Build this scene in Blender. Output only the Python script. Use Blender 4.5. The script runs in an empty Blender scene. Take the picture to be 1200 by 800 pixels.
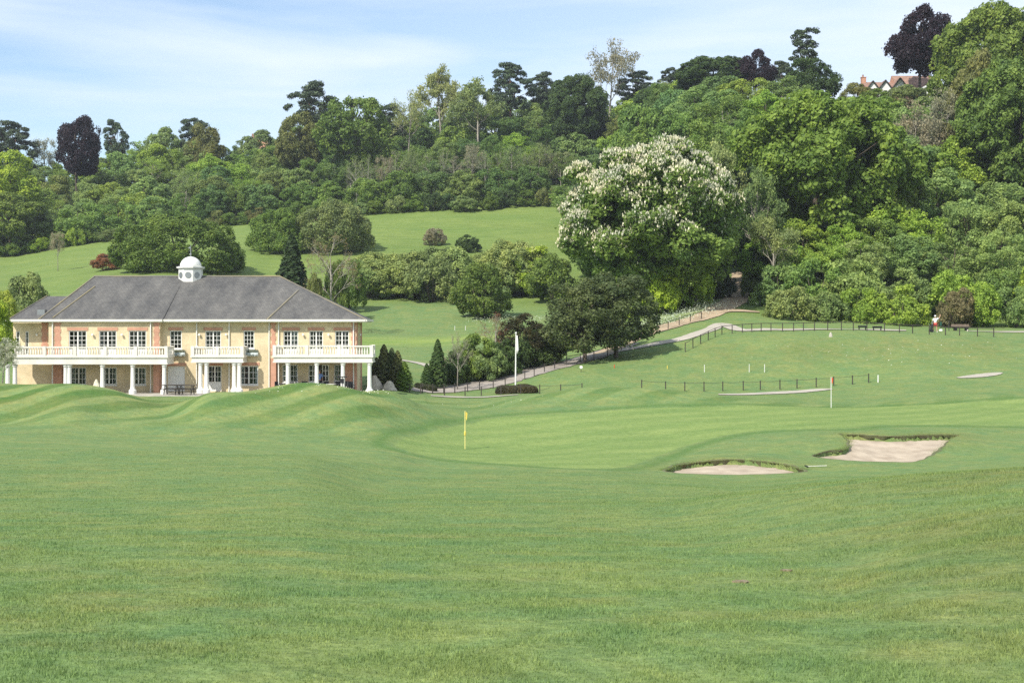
import bpy, math, random
import numpy as np
from mathutils import Vector, Matrix
C = bpy.context.scene.collection
S = bpy.context.scene
random.seed(7); RNG = np.random.default_rng(7)
R = math.radians
F = 1650.0; CX = 600.0; HY = 380.0          # focal length in photo pixels, horizon row

# ---------------------------------------------------------------- camera
cam_d = bpy.data.cameras.new('camera'); cam = bpy.data.objects.new('camera', cam_d); C.objects.link(cam)
cam_d.sensor_width = 36.0; cam_d.lens = 36.0 * F / 1200.0
cam_d.shift_y = -20.0 / 1200.0
cam_d.clip_start = 0.1; cam_d.clip_end = 6000
cam.location = (0, 0, 0); cam.rotation_euler = (R(90), 0, 0)
S.camera = cam
S.render.resolution_x = 1024; S.render.resolution_y = 682

# ---------------------------------------------------------------- light
SUN_EL = 45.0
TO_SUN = Vector((-0.60, -0.80, 0)).normalized() * math.cos(R(SUN_EL)) + Vector((0, 0, math.sin(R(SUN_EL))))
sd = bpy.data.lights.new('sun', 'SUN'); sd.energy = 4.2; sd.angle = R(0.6); sd.color = (1.0, 0.955, 0.88)
sun = bpy.data.objects.new('sun', sd); C.objects.link(sun)
sun.rotation_euler = TO_SUN.to_track_quat('Z', 'Y').to_euler(); sun.location = (-50, -50, 100)
W = bpy.data.worlds.new('World'); S.world = W; W.use_nodes = True
nt = W.node_tree; nt.nodes.clear()
def N(nt, t, **k):
    n = nt.nodes.new(t)
    for a, b in k.items(): setattr(n, a, b)
    return n
out = N(nt, 'ShaderNodeOutputWorld'); bg = N(nt, 'ShaderNodeBackground'); bg.inputs[1].default_value = 0.125
sky = N(nt, 'ShaderNodeTexSky', sky_type='NISHITA', sun_disc=False)
sky.sun_elevation = R(SUN_EL); sky.sun_rotation = math.atan2(TO_SUN.x, TO_SUN.y)
sky.altitude = 50; sky.air_density = 1.0; sky.dust_density = 0.6; sky.ozone_density = 1.5
tc = N(nt, 'ShaderNodeTexCoord')
mp = N(nt, 'ShaderNodeMapping'); mp.inputs['Scale'].default_value = (1.3, 1.3, 9.0); mp.inputs['Location'].default_value = (0.35, 0.2, 0.3)
mp.inputs['Rotation'].default_value = (0, R(6), 0)
nz = N(nt, 'ShaderNodeTexNoise'); nz.inputs['Scale'].default_value = 2.6; nz.inputs['Detail'].default_value = 7; nz.inputs['Roughness'].default_value = 0.52; nz.inputs['Distortion'].default_value = 0.25
cr = N(nt, 'ShaderNodeValToRGB')
cr.color_ramp.elements[0].position = 0.36; cr.color_ramp.elements[0].color = (0.06, 0.06, 0.06, 1)
cr.color_ramp.elements[1].position = 0.68; cr.color_ramp.elements[1].color = (0.80, 0.80, 0.80, 1)
# the cloud veil thickens towards the east (right)
sx = N(nt, 'ShaderNodeSeparateXYZ'); mr = N(nt, 'ShaderNodeMapRange')
mr.inputs[1].default_value = -0.38; mr.inputs[2].default_value = 0.30; mr.inputs[3].default_value = -0.16; mr.inputs[4].default_value = 0.40
ad = N(nt, 'ShaderNodeMath', operation='ADD', use_clamp=True)
mx = N(nt, 'ShaderNodeMix', data_type='RGBA'); mx.inputs[7].default_value = (5.2, 5.75, 6.6, 1)
L = nt.links.new
L(tc.outputs['Generated'], mp.inputs['Vector']); L(mp.outputs[0], nz.inputs['Vector']); L(nz.outputs['Fac'], cr.inputs[0])
L(tc.outputs['Generated'], sx.inputs[0]); L(sx.outputs[0], mr.inputs[0]); L(cr.outputs[0], ad.inputs[0]); L(mr.outputs[0], ad.inputs[1])
L(ad.outputs[0], mx.inputs[0]); L(sky.outputs[0], mx.inputs[6]); L(mx.outputs[2], bg.inputs[0]); L(bg.outputs[0], out.inputs[0])
S.view_settings.view_transform = 'Standard'; S.view_settings.look = 'None'; S.view_settings.gamma = 1
S.view_settings.use_curve_mapping = False
S.view_settings.exposure = 0.55
S.cycles.max_bounces = 6; S.cycles.diffuse_bounces = 3; S.cycles.transmission_bounces = 3; S.cycles.transparent_max_bounces = 6
S.cycles.glossy_bounces = 2; S.cycles.volume_bounces = 0; S.cycles.caustics_reflective = False; S.cycles.caustics_refractive = False
S.cycles.use_denoising = False

# ---------------------------------------------------------------- helpers
def tag(o, label=None, cat=None, group=None, kind=None):
    if label: o['label'] = label
    if cat: o['category'] = cat
    if group: o['group'] = group
    if kind: o['kind'] = kind
    return o
def empty(name, loc=(0, 0, 0), rz=0):
    o = bpy.data.objects.new(name, None); C.objects.link(o); o.location = loc; o.rotation_euler = (0, 0, rz)
    o.empty_display_size = 0.3
    return o
def link_mesh(name, me, parent=None, loc=None):
    o = bpy.data.objects.new(name, me); C.objects.link(o)
    if parent is not None: o.parent = parent
    if loc is not None: o.location = loc
    return o
class MB:
    """collects polygons; origin is subtracted so that a part sits relative to its thing"""
    def __init__(s, org=(0, 0, 0)): s.v = []; s.f = []; s.m = []; s.o = Vector(org); s.mi = 0
    def poly(s, pts):
        b = len(s.v); s.v += [tuple(Vector(p) - s.o) for p in pts]; s.f.append(tuple(range(b, b + len(pts)))); s.m.append(s.mi)
    def mesh(s, vs, fs):
        b = len(s.v); s.v += [tuple(Vector(p) - s.o) for p in vs]
        for f in fs: s.f.append(tuple(i + b for i in f)); s.m.append(s.mi)
    def box(s, x0, x1, y0, y1, z0, z1):
        if x1 < x0: x0, x1 = x1, x0
        if y1 < y0: y0, y1 = y1, y0
        if z1 < z0: z0, z1 = z1, z0
        vs = [(x0,y0,z0),(x1,y0,z0),(x1,y1,z0),(x0,y1,z0),(x0,y0,z1),(x1,y0,z1),(x1,y1,z1),(x0,y1,z1)]
        s.mesh(vs, [(3,2,1,0),(4,5,6,7),(0,1,5,4),(1,2,6,5),(2,3,7,6),(3,0,4,7)])
    def tube(s, pts, rad, n=8, cap=True):
        pts = [Vector(p) for p in pts]
        if not hasattr(rad, '__len__'): rad = [rad] * len(pts)
        vs = []; fs = []
        for i, p in enumerate(pts):
            d = (pts[min(i + 1, len(pts) - 1)] - pts[max(i - 1, 0)]).normalized()
            a = Vector((1, 0, 0)) if abs(d.x) < 0.8 else Vector((0, 1, 0))
            u = d.cross(a).normalized(); w = d.cross(u)
            for k in range(n):
                t = 2 * math.pi * k / n
                vs.append(p + (u * math.cos(t) + w * math.sin(t)) * rad[i])
        for i in range(len(pts) - 1):
            for k in range(n):
                k2 = (k + 1) % n
                fs.append((i*n+k, i*n+k2, (i+1)*n+k2, (i+1)*n+k))
        if cap:
            fs.append(tuple(range(n))[::-1]); fs.append(tuple((len(pts)-1)*n+k for k in range(n)))
        s.mesh(vs, fs)
    def lathe(s, c, prof, n=12, rot=0):
        vs = []; fs = []
        for r, z in prof:
            for k in range(n):
                t = 2 * math.pi * (k + rot) / n
                vs.append((c[0] + r * math.cos(t), c[1] + r * math.sin(t), c[2] + z))
        for i in range(len(prof) - 1):
            for k in range(n):
                k2 = (k + 1) % n; fs.append((i*n+k, i*n+k2, (i+1)*n+k2, (i+1)*n+k))
        fs.append(tuple(range(n))[::-1]); fs.append(tuple((len(prof)-1)*n+k for k in range(n)))
        s.mesh(vs, fs)
    def build(s, name, mat, parent=None, smooth=False, loc=None):
        me = bpy.data.meshes.new(name); me.from_pydata(s.v, [], s.f)
        mats = mat if isinstance(mat, (list, tuple)) else [mat]
        for m in mats: me.materials.append(m)
        if len(mats) > 1: me.polygons.foreach_set('material_index', s.m)
        if smooth: me.polygons.foreach_set('use_smooth', [True] * len(me.polygons))
        me.update()
        if loc is None and parent is None: loc = s.o
        return link_mesh(name, me, parent, loc)
def quads_mesh(name, V, nper=4, attr=None, mat=None, smooth=False):
    """V: (n*nper,3) array, consecutive vertices form one face"""
    n = len(V) // nper
    me = bpy.data.meshes.new(name)
    me.vertices.add(len(V)); me.vertices.foreach_set('co', np.asarray(V, np.float32).ravel())
    me.loops.add(n * nper); me.loops.foreach_set('vertex_index', np.arange(n * nper, dtype=np.int32))
    me.polygons.add(n); me.polygons.foreach_set('loop_start', np.arange(0, n * nper, nper, dtype=np.int32))
    me.polygons.foreach_set('loop_total', np.full(n, nper, np.int32))
    me.update(calc_edges=True)
    if attr is not None:
        a = me.attributes.new('v', 'FLOAT', 'POINT'); a.data.foreach_set('value', np.asarray(attr, np.float32))
    if mat: me.materials.append(mat)
    return me
# ---------------------------------------------------------------- materials
def mat_new(name):
    m = bpy.data.materials.new(name); m.use_nodes = True; n = m.node_tree; n.nodes.clear()
    o = N(n, 'ShaderNodeOutputMaterial'); b = N(n, 'ShaderNodeBsdfPrincipled'); n.links.new(b.outputs[0], o.inputs[0])
    return m, n, b, o
def mat_plain(name, col, rough=0.6, var=0.15, scale=3.0, metal=0.0, bump=0.0, spec=0.3, col2=None, detail=5):
    m, n, b, o = mat_new(name)
    tc = N(n, 'ShaderNodeTexCoord'); z = N(n, 'ShaderNodeTexNoise'); z.inputs['Scale'].default_value = scale; z.inputs['Detail'].default_value = detail
    n.links.new(tc.outputs['Object'], z.inputs['Vector'])
    r = N(n, 'ShaderNodeValToRGB'); r.color_ramp.elements[0].position = 0.3; r.color_ramp.elements[1].position = 0.7
    c2 = col2 or tuple(min(1, c * (1 + var)) for c in col); c1 = col if col2 else tuple(c * (1 - var) for c in col)
    r.color_ramp.elements[0].color = (*c1, 1); r.color_ramp.elements[1].color = (*c2, 1)
    n.links.new(z.outputs['Fac'], r.inputs[0]); n.links.new(r.outputs[0], b.inputs['Base Color'])
    b.inputs['Roughness'].default_value = rough; b.inputs['Metallic'].default_value = metal
    b.inputs['Specular IOR Level'].default_value = spec
    if bump:
        bp = N(n, 'ShaderNodeBump'); bp.inputs['Strength'].default_value = bump; bp.inputs['Distance'].default_value = 0.05
        n.links.new(z.outputs['Fac'], bp.inputs['Height']); n.links.new(bp.outputs[0], b.inputs['Normal'])
    return m
def leaf_mat(name, trans=0.42, rough=0.55, spec=0.25, sat=0.25):
    """foliage: base colour is the object colour, varied per leaf and gently per tree"""
    m, n, b, o = mat_new(name)
    oi = N(n, 'ShaderNodeObjectInfo'); at = N(n, 'ShaderNodeAttribute', attribute_name='v')
    hs = N(n, 'ShaderNodeHueSaturation')
    mr = N(n, 'ShaderNodeMapRange'); mr.inputs[3].default_value = 0.62; mr.inputs[4].default_value = 1.5
    n.links.new(at.outputs['Fac'], mr.inputs[0]); n.links.new(mr.outputs[0], hs.inputs['Value'])
    mh = N(n, 'ShaderNodeMapRange'); mh.inputs[3].default_value = 0.515; mh.inputs[4].default_value = 0.482
    n.links.new(at.outputs['Fac'], mh.inputs[0]); n.links.new(mh.outputs[0], hs.inputs['Hue'])
    n.links.new(oi.outputs['Color'], hs.inputs['Color'])
    tc = N(n, 'ShaderNodeTexCoord'); z = N(n, 'ShaderNodeTexNoise'); z.inputs['Scale'].default_value = 0.45; z.inputs['Detail'].default_value = 2
    n.links.new(tc.outputs['Object'], z.inputs['Vector'])
    m2 = N(n, 'ShaderNodeMix', data_type='RGBA', blend_type='MULTIPLY'); m2.inputs[0].default_value = 1
    r = N(n, 'ShaderNodeValToRGB'); r.color_ramp.elements[0].position = 0.35; r.color_ramp.elements[1].position = 0.65
    r.color_ramp.elements[0].color = (0.82, 0.86, 0.86, 1); r.color_ramp.elements[1].color = (1.18, 1.12, 1.0, 1)
    n.links.new(z.outputs['Fac'], r.inputs[0]); n.links.new(hs.outputs[0], m2.inputs[6]); n.links.new(r.outputs[0], m2.inputs[7])
    n.links.new(m2.outputs[2], b.inputs['Base Color'])
    b.inputs['Roughness'].default_value = rough; b.inputs['Specular IOR Level'].default_value = spec
    tr = N(n, 'ShaderNodeBsdfTranslucent'); n.links.new(m2.outputs[2], tr.inputs[0])
    ms = N(n, 'ShaderNodeMixShader'); ms.inputs[0].default_value = trans
    n.links.new(b.outputs[0], ms.inputs[1]); n.links.new(tr.outputs[0], ms.inputs[2]); n.links.new(ms.outputs[0], o.inputs[0])
    return m
M = {}
M['leaf'] = leaf_mat('foliage'); M['needle'] = leaf_mat('needles', trans=0.12)
M['bark'] = mat_plain('bark', (0.085, 0.068, 0.05), 0.9, 0.35, 4, bump=0.5)
M['bark_pale'] = mat_plain('pale_bark', (0.27, 0.245, 0.2), 0.9, 0.35, 4, bump=0.5)
M['bark_pine'] = mat_plain('pine_bark', (0.15, 0.09, 0.065), 0.9, 0.35, 4, bump=0.5)
M['white'] = mat_plain('white_paint', (0.71, 0.70, 0.65), 0.5, 0.05, 1.2)
M['stone_white'] = mat_plain('cream_stone', (0.68, 0.65, 0.575), 0.7, 0.13, 0.8)
M['stone'] = mat_plain('pale_stone', (0.45, 0.41, 0.34), 0.9, 0.3, 5, bump=0.5)
M['dark'] = mat_plain('dark_wood', (0.05, 0.042, 0.035), 0.7, 0.3, 5)
M['black'] = mat_plain('black_plastic', (0.015, 0.015, 0.017), 0.5, 0.2, 5)
M['metal'] = mat_plain('grey_metal', (0.30, 0.31, 0.31), 0.4, 0.1, 5, metal=0.7)
M['wire'] = mat_plain('dull_wire', (0.06, 0.055, 0.05), 0.6, 0.1, 5)
M['yellow'] = mat_plain('yellow_cloth', (0.62, 0.50, 0.10), 0.7, 0.1, 5)
M['red'] = mat_plain('red_cloth', (0.55, 0.09, 0.03), 0.7, 0.2, 5)
M['room'] = mat_plain('unlit_room_dark', (0.03, 0.028, 0.025), 0.9, 0.2, 1)  # near-black base colour stands in for the unlit interior
M['curtain'] = mat_plain('curtain', (0.7, 0.68, 0.64), 0.9, 0.05, 4)
M['lichen'] = mat_plain('ridge_tiles', (0.17, 0.165, 0.155), 0.85, 0.2, .35, col2=(0.30, 0.25, 0.14))
M['wood'] = mat_plain('weathered_wood', (0.17, 0.13, 0.095), 0.8, 0.3, 6)
M['petal'] = leaf_mat('petals', trans=0.15)

# ---------------------------------------------------------------- terrain heights
def P(py, Y): return -(py - HY) / F * Y
def pchip(xs, ys, q):
    xs = np.asarray(xs, float); ys = np.asarray(ys, float)
    if ys.ndim == 1: ys = ys[:, None]
    h = np.diff(xs)[:, None]; d = np.diff(ys, axis=0) / h
    m = np.zeros_like(ys)
    w1 = 2*h[1:] + h[:-1]; w2 = h[1:] + 2*h[:-1]
    ok = (d[:-1] * d[1:]) > 0
    with np.errstate(divide='ignore', invalid='ignore'):
        mm = (w1 + w2) / (w1 / d[:-1] + w2 / d[1:])
    m[1:-1] = np.where(ok, mm, 0); m[0] = d[0]; m[-1] = d[-1]
    q = np.clip(np.asarray(q, float), xs[0], xs[-1])
    i = np.clip(np.searchsorted(xs, q, side='right') - 1, 0, len(xs) - 2)
    t = ((q - xs[i]) / (xs[i+1] - xs[i]))[:, None]; hh = (xs[i+1] - xs[i])[:, None]
    return ((2*t**3-3*t**2+1)*ys[i] + (t**3-2*t**2+t)*hh*m[i] + (-2*t**3+3*t**2)*ys[i+1] + (t**3-t**2)*hh*m[i+1])
GZ = -5.5
NEAR_L = [(0.5,-1.6),(2,-1.64),(6.6,-1.68),(12,-2.12),(20,-2.85),(35,-4.05),(55,-5.2)]
NEAR_M = [(0.5,-1.6),(2,-1.64),(6.6,-1.68),(12,-2.15),(20,-2.95),(30,-3.9),(45,-5.25),(60,-6.35)]
def far(by, s): return [(352, P(by, 352)), (440, P(s + 60, 440)), (600, P(s + 60, 440) + 9), (2500, P(s + 60, 440) + 12)]
COLS = {
 -500: NEAR_L + [(80,-5.6),(108,GZ),(135,GZ),(170,-3),(240,6),(300,13),(352,20),(440,42),(600,52),(2500,52)],
 -150: NEAR_L + [(75,-5.6),(84,-5.6),(97,-3.8),(104,-5.0),(108,GZ),(135,GZ),(170,-3),(240,P(345,240)),(300,P(318,300))] + far(300,165),
 0: NEAR_L + [(70,-5.7),(83,-5.45),(97,P(449,97)),(104,-5.2),(108,GZ),(135,GZ),(170,-3),(240,P(345,240)),(300,P(318,300))] + far(299,165),
 75: NEAR_L + [(72,-5.8),(84,-5.3),(95,P(449,95)),(103,-5.2),(108,GZ),(135,GZ),(170,-3),(240,P(338,240)),(300,P(308,300))] + far(288,160),
 130: NEAR_L + [(75,-5.9),(84,-5.8),(95,P(454,95)),(103,-5.4),(108,GZ),(135,GZ),(170,-3),(240,P(330,240)),(300,P(303,300))] + far(281,155),
 188: NEAR_L + [(75,-6.0),(84,-5.75),(96,P(466,96)),(104,-5.5),(108,GZ),(135,GZ),(170,-3),(240,P(325,240)),(300,P(298,300))] + far(272,155),
 250: NEAR_L + [(70,-5.95),(78,-5.9),(89,P(454,89)),(98,-5.4),(108,GZ),(135,GZ),(170,-3),(240,P(335,240)),(300,P(285,300))] + far(264,158),
 340: NEAR_L + [(70,-6.05),(78,-6.0),(91,P(452,91)),(100,-5.2),(108,GZ),(135,GZ),(170,-3),(235,P(350,235)),(300,P(285,300))] + far(256,140),
 450: NEAR_M[:-1] + [(60,-6.1),(74,-6.3),(82,-6.1),(96,P(457,96)),(103,-5.7),(108,GZ-.05),(118,-5.4),(126,P(445,126)),(145,P(428,145)),(170,P(408,170)),(200,P(388,200)),(235,P(350,235)),(300,P(285,300))] + far(248,122),
 505: NEAR_M + [(74,-6.75),(84,-6.7),(95,P(482,95)),(104,P(474,104)),(112,P(468,112)),(118,P(463,118)),(128,P(455,128)),(145,P(432,145)),(170,P(408,170)),(200,P(388,200)),(235,P(350,235)),(300,P(288,300))] + far(244,110),
 560: NEAR_M + [(70,P(541,70)),(80,P(526,80)),(92,P(500,92)),(100,P(483,100)),(108,P(476,108)),(117,P(466,117)),(126,P(458,126)),(135,P(444,135)),(150,P(428,150)),(170,P(404,170)),(200,P(386,200)),(235,P(352,235)),(300,P(288,300))] + far(243,100),
 620: NEAR_M + [(70,P(544,70)),(80,P(528,80)),(92,P(500,92)),(101,P(480,101)),(109,P(463,109)),(117,P(464,117)),(126,P(457,126)),(136,P(436,136)),(150,P(426,150)),(170,P(402,170)),(200,P(384,200)),(235,P(352,235)),(300,P(290,300))] + far(240,88),
 700: NEAR_M + [(70,P(545,70)),(80,P(526,80)),(92,P(497,92)),(101,P(480,101)),(110,P(453,110)),(119,-6.0),(128,P(446,128)),(138,P(426,138)),(150,P(413,150)),(160,P(398,160)),(175,P(378,175)),(200,P(368,200)),(240,P(345,240)),(300,P(290,300))] + far(238,90),
 770: NEAR_M[:-1] + [(60,-6.55),(68,P(552,68)),(73,P(541,73)),(82,P(522,82)),(93,P(495,93)),(102,P(479,102)),(110,P(456,110)),(120,-6.2),(128,P(448,128)),(136,P(430,136)),(150,P(400,150)),(162,P(382,162)),(175,P(365,175)),(200,P(352,200)),(250,18),(300,36),(400,60),(600,76),(2500,76)],
 860: NEAR_M[:4] + [(20,-2.85),(30,-3.7),(45,-5.3),(57,-6.5),(66,P(556,66)),(71,P(540,71)),(80,P(520,80)),(93,P(495,93)),(103,P(479,103)),(111,P(466,111)),(119,P(465,119)),(128,P(453,128)),(136,P(429,136)),(149,P(394,149)),(160,P(378,160)),(168,P(366,168)),(185,P(348,185)),(205,7.5),(250,25),(300,43),(400,62),(600,75),(2500,75)],
 970: NEAR_M[:4] + [(20,-2.62),(30,-3.45),(45,-5.1),(60,-6.55),(66,-6.95),(72.5,P(538,72.5)),(81,P(511,81)),(87,P(501,87)),(104,P(479,104)),(112,P(473,112)),(121,P(463,121)),(129,P(450,129)),(137,P(424,137)),(149.5,P(388,149.5)),(158,P(385,158)),(166,P(377,166)),(178,2.0),(200,6.5),(234,17.5),(255,25),(300,45),(360,50),(600,58),(2500,58)],
 1100: NEAR_M[:3] + [(12,-1.95),(20,-2.45),(30,-3.2),(45,-4.85),(60,-6.5),(66,-6.95),(72.5,P(538,72.5)),(82,P(512,82)),(88,P(500,88)),(104,P(479,104)),(112,P(468,112)),(121,P(455,121)),(129,P(440,129)),(137,P(420,137)),(150,P(391,150)),(158,P(387,158)),(166,P(382,166)),(178,1.5),(200,6.5),(234,17.5),(255,26),(300,45.5),(360,52),(600,58),(2500,58)],
 1200: NEAR_M[:3] + [(12,-1.85),(20,-2.3),(30,P(549,30)),(45,-4.7),(60,P(551,60)),(72,P(536,72)),(82,P(515,82)),(90,P(497,90)),(104,P(479,104)),(112,P(464,112)),(122,P(450,122)),(130,P(436,130)),(138,P(419,138)),(150,P(394,150)),(158,P(388,158)),(166,P(384,166)),(178,1.3),(200,6.5),(234,20),(255,31),(300,50),(360,56),(600,60),(2500,60)],
 1400: NEAR_M[:3] + [(12,-1.8),(20,-2.2),(30,-3.0),(45,-4.5),(60,-5.8),(82,-6.2),(104,P(476,104)),(122,P(448,122)),(138,P(415,138)),(150,P(394,150)),(166,P(382,166)),(178,1.8),(200,9),(234,24),(255,34),(300,52),(360,60),(600,64),(2500,64)],
 1700: NEAR_M[:3] + [(12,-1.8),(20,-2.2),(45,-4.0),(82,-5.5),(120,-4.5),(166,0),(200,10),(255,35),(300,54),(360,62),(600,66),(2500,66)],
}
LY = np.linspace(math.log(0.5), math.log(2500), 1700)
PXC = sorted(COLS)
PXS = np.linspace(PXC[0], PXC[-1], 1101)
T = np.stack([pchip(np.log([a for a, b in COLS[c]]), [b for a, b in COLS[c]], LY)[:, 0] for c in PXC], axis=1)
T = pchip(PXC, T.T, PXS).T                       # rows logY, cols px
def blur(a, k, ax):
    w = np.exp(-np.linspace(-2, 2, 2*k+1)**2); w /= w.sum()
    p = [(0, 0), (0, 0)]; p[ax] = (k, k); b = np.pad(a, p, mode='edge')
    return sum(w[i] * np.take(b, np.arange(i, i + a.shape[ax]), axis=ax) for i in range(2*k+1))
T = blur(T, 5, 0); T = blur(T, 8, 1)
_ph = np.random.default_rng(3).uniform(0, 6.28, 40)
def H(x, y):
    x = np.asarray(x, float); y = np.asarray(y, float)
    a = np.arctan2(x, y); r = np.hypot(x, y)
    ac = np.clip(a, math.atan((PXC[0]-CX)/F), math.atan((PXC[-1]-CX)/F))
    px = CX + F * np.tan(ac); Y = np.maximum(r * np.cos(ac), 0.5)
    fi = (np.log(np.clip(Y, 0.5, 2500)) - LY[0]) / (LY[1]-LY[0]); fj = (px - PXS[0]) / (PXS[1]-PXS[0])
    i = np.clip(fi.astype(int), 0, len(LY)-2); j = np.clip(fj.astype(int), 0, len(PXS)-2)
    u = np.clip(fi - i, 0, 1); v = np.clip(fj - j, 0, 1)
    z = (T[i,j]*(1-u)*(1-v) + T[i+1,j]*u*(1-v) + T[i,j+1]*(1-u)*v + T[i+1,j+1]*u*v)
    back = np.clip((np.abs(a) - 0.75) / 0.9, 0, 1); back = back*back*(3-2*back)
    zb = -1.6 - 4.5 * (1 - np.exp(-r / 60.0)) * 0.6
    z = z * (1 - back) + zb * back
    amp = np.clip(r / 60, 0.12, 1.0) * np.where((r > 104) & (r < 140) & (a < -0.06), 0.1, 1.0)
    n = np.zeros_like(z)
    for k in range(9):
        lam = [23, 17, 13, 9.5, 7, 5.2, 31, 4.1, 3.1][k]; th = _ph[k]
        n += np.sin((x*math.cos(th) + y*math.sin(th)) * 6.283 / lam + _ph[k+10] + 1.3*np.sin((x*math.sin(th)-y*math.cos(th))*6.283/lam*0.61+_ph[k+20])) * lam * 0.0016
    pxx = CX + F*np.tan(np.clip(a, -.6, .6)); fm = np.exp(-((r - 90)/7.5)**2) * np.clip((480 - pxx)/60, 0, 1) * (a > -.6)
    fold = np.sin((x*.50 + y*.30) + .9*np.sin(x*.21 + 1.0) + .7*np.sin(y*.33)) * .32 + np.sin(x*.83 - y*.42 + 2) * .10
    return z + n * amp + fold * fm
def h1(x, y): return float(H(np.array([x]), np.array([y]))[0])
def at(px, Y, dz=0.0):
    x = (px - CX) / F * Y; return Vector((x, Y, h1(x, Y) + dz))
def hit(px, py, Y0=3.0, Y1=450.0):
    Ys = np.geomspace(Y0, Y1, 4000); x = (px - CX) / F * Ys; z = P(py, Ys)
    g = H(x, Ys); k = np.argmax(g >= z)
    if g[k] < z[k]: k = len(Ys) - 1
    return Vector((x[k], Ys[k], g[k]))
# ---------------------------------------------------------------- ground
def wpoly(lst): return [((px - CX) / F * Y, Y) for px, Y in lst]
def inside(poly, x, y):
    c = np.zeros(x.shape, bool); n = len(poly)
    for i in range(n):
        x0, y0 = poly[i]; x1, y1 = poly[(i+1) % n]
        t = ((y0 > y) != (y1 > y)) & (x < (x1-x0) * (y-y0) / (y1-y0 + 1e-12) + x0); c ^= t
    return c
def dist(poly, x, y, closed=True):
    d = np.full(x.shape, 1e9); n = len(poly)
    for i in range(n if closed else n - 1):
        x0, y0 = poly[i]; x1, y1 = poly[(i+1) % n]
        L2 = (x1-x0)**2 + (y1-y0)**2 + 1e-12
        t = np.clip(((x-x0)*(x1-x0) + (y-y0)*(y1-y0)) / L2, 0, 1)
        d = np.minimum(d, np.hypot(x - x0 - t*(x1-x0), y - y0 - t*(y1-y0)))
    return d
def smooth_poly(p, closed=True, sub=6):
    n = len(p); o = []
    for i in range(n if closed else n - 1):
        if closed: a, b, c, d = [p[(i+k-1) % n] for k in range(4)]
        else: a, b, c, d = p[max(i-1,0)], p[i], p[i+1], p[min(i+2,n-1)]
        for k in range(sub):
            t = k / sub
            o.append(tuple(0.5*((2*b[q]) + (-a[q]+c[q])*t + (2*a[q]-5*b[q]+4*c[q]-d[q])*t*t + (-a[q]+3*b[q]-3*c[q]+d[q])*t**3) for q in range(len(b))))
    if not closed: o.append(tuple(p[-1]))
    return o
BUNK_L = smooth_poly(wpoly([(779,67.6),(792,69.6),(815,70.7),(850,71.1),(885,70.7),(920,69.6),(942,67.8),(935,66.7),(900,66.1),(860,65.9),(820,66.0),(790,66.6)]))
BUNK_R = smooth_poly(wpoly([(985,81.0),(1010,81.4),(1047,80.9),(1085,81.7),(1122,82.6),(1118,80.8),(1098,76.6),(1073,72.6),(1040,72.2),(1000,72.4),(965,73.0),(953,73.9),(970,75.3),(990,76.2),(995,78),(989,79.6)]), sub=4)
def hp(px, py, **k): v = hit(px, py, **k); return (v.x, v.y)
GREEN = smooth_poly([hp(*p) for p in [(463,521),(480,511),(520,502),(560,494),(610,487),(660,484),(700,482)]] + wpoly([(760,102),(850,104),(960,107),(1080,108),(1250,108),(1250,92),(1180,90),(1100,90),(1030,89),(985,86)]) + [hp(*p) for p in [(900,504),(845,511),(790,527),(740,545),(690,549),(620,545),(560,541),(500,534),(474,527)]], sub=5)
def noise2(x, y, lam, seed, oct=3):
    r = np.random.default_rng(seed); o = np.zeros_like(x); a = 1
    for k in range(oct):
        for q in range(4):
            th = r.uniform(0, 6.28); p1, p2 = r.uniform(0, 6.28, 2); l = lam * r.uniform(0.7, 1.4)
            o += a * np.sin((x*math.cos(th)+y*math.sin(th))*6.283/l + p1 + 1.7*np.sin((x*math.sin(th)-y*math.cos(th))*6.283/l*0.7+p2))
        lam *= 0.45; a *= 0.6
    return o / 4
AF = np.concatenate([np.linspace(-math.pi, -0.55, 60)[:-1], np.linspace(-0.55, -0.38, 40)[:-1], np.linspace(-0.38, 0.38, 680), np.linspace(0.38, 0.55, 40)[1:], np.linspace(0.55, math.pi, 60)[1:-1]])
RF = np.concatenate([np.geomspace(0.5, 62, 300)[:-1], np.linspace(62, 86, 200)[:-1], np.linspace(86, 165, 300)[:-1], np.geomspace(165, 460, 130)[:-1], np.geomspace(460, 2400, 25)])
AA, RR = np.meshgrid(AF, RF); GX = RR*np.sin(AA); GY = RR*np.cos(AA)
GH = H(GX, GY)
pxg = CX + F * GX / np.maximum(GY, 0.1); front = (GY > 1)
for B in (BUNK_L, BUNK_R):
    near = (np.abs(GX - np.mean([p[0] for p in B])) < 14) & (np.abs(GY - 74) < 12)
    ins = np.zeros(GX.shape, bool); ins[near] = inside(B, GX[near], GY[near])
    GH = np.where(ins, GH - 1.0, GH)
    # rising turf rim behind the sand
    d = np.full(GX.shape, 1e9); d[near] = dist(B, GX[near], GY[near])
    ymid = np.mean([p[1] for p in B])
    rim = np.exp(-(d/1.1)**2) * np.clip((GY - ymid) / 3 + 0.2, 0, 1) * (~ins)
    GH += 0.12 * rim
zone = np.zeros(GX.shape + (4,), np.float32); zone2 = np.zeros(GX.shape + (4,), np.float32)
sel = front & (GY > 60) & (GY < 115)
g = np.zeros(GX.shape); dd = dist(GREEN, GX[sel], GY[sel]); ii = inside(GREEN, GX[sel], GY[sel])
g[sel] = np.clip(np.where(ii, dd, -dd) / 0.3 + 0.5, 0, 1); zone[..., 0] = g
fr = np.zeros(GX.shape); fr[sel] = np.clip(1 - np.abs(np.where(ii, dd, -dd) + 0.9) / 0.9, 0, 1); zone[..., 3] = fr     # darker collar of longer grass
n1 = noise2(GX, GY, 40, 5); n2 = noise2(GX, GY, 12, 8)
mead = np.clip((GY - 225 + n1*6) / 10, 0, 1)
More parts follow.
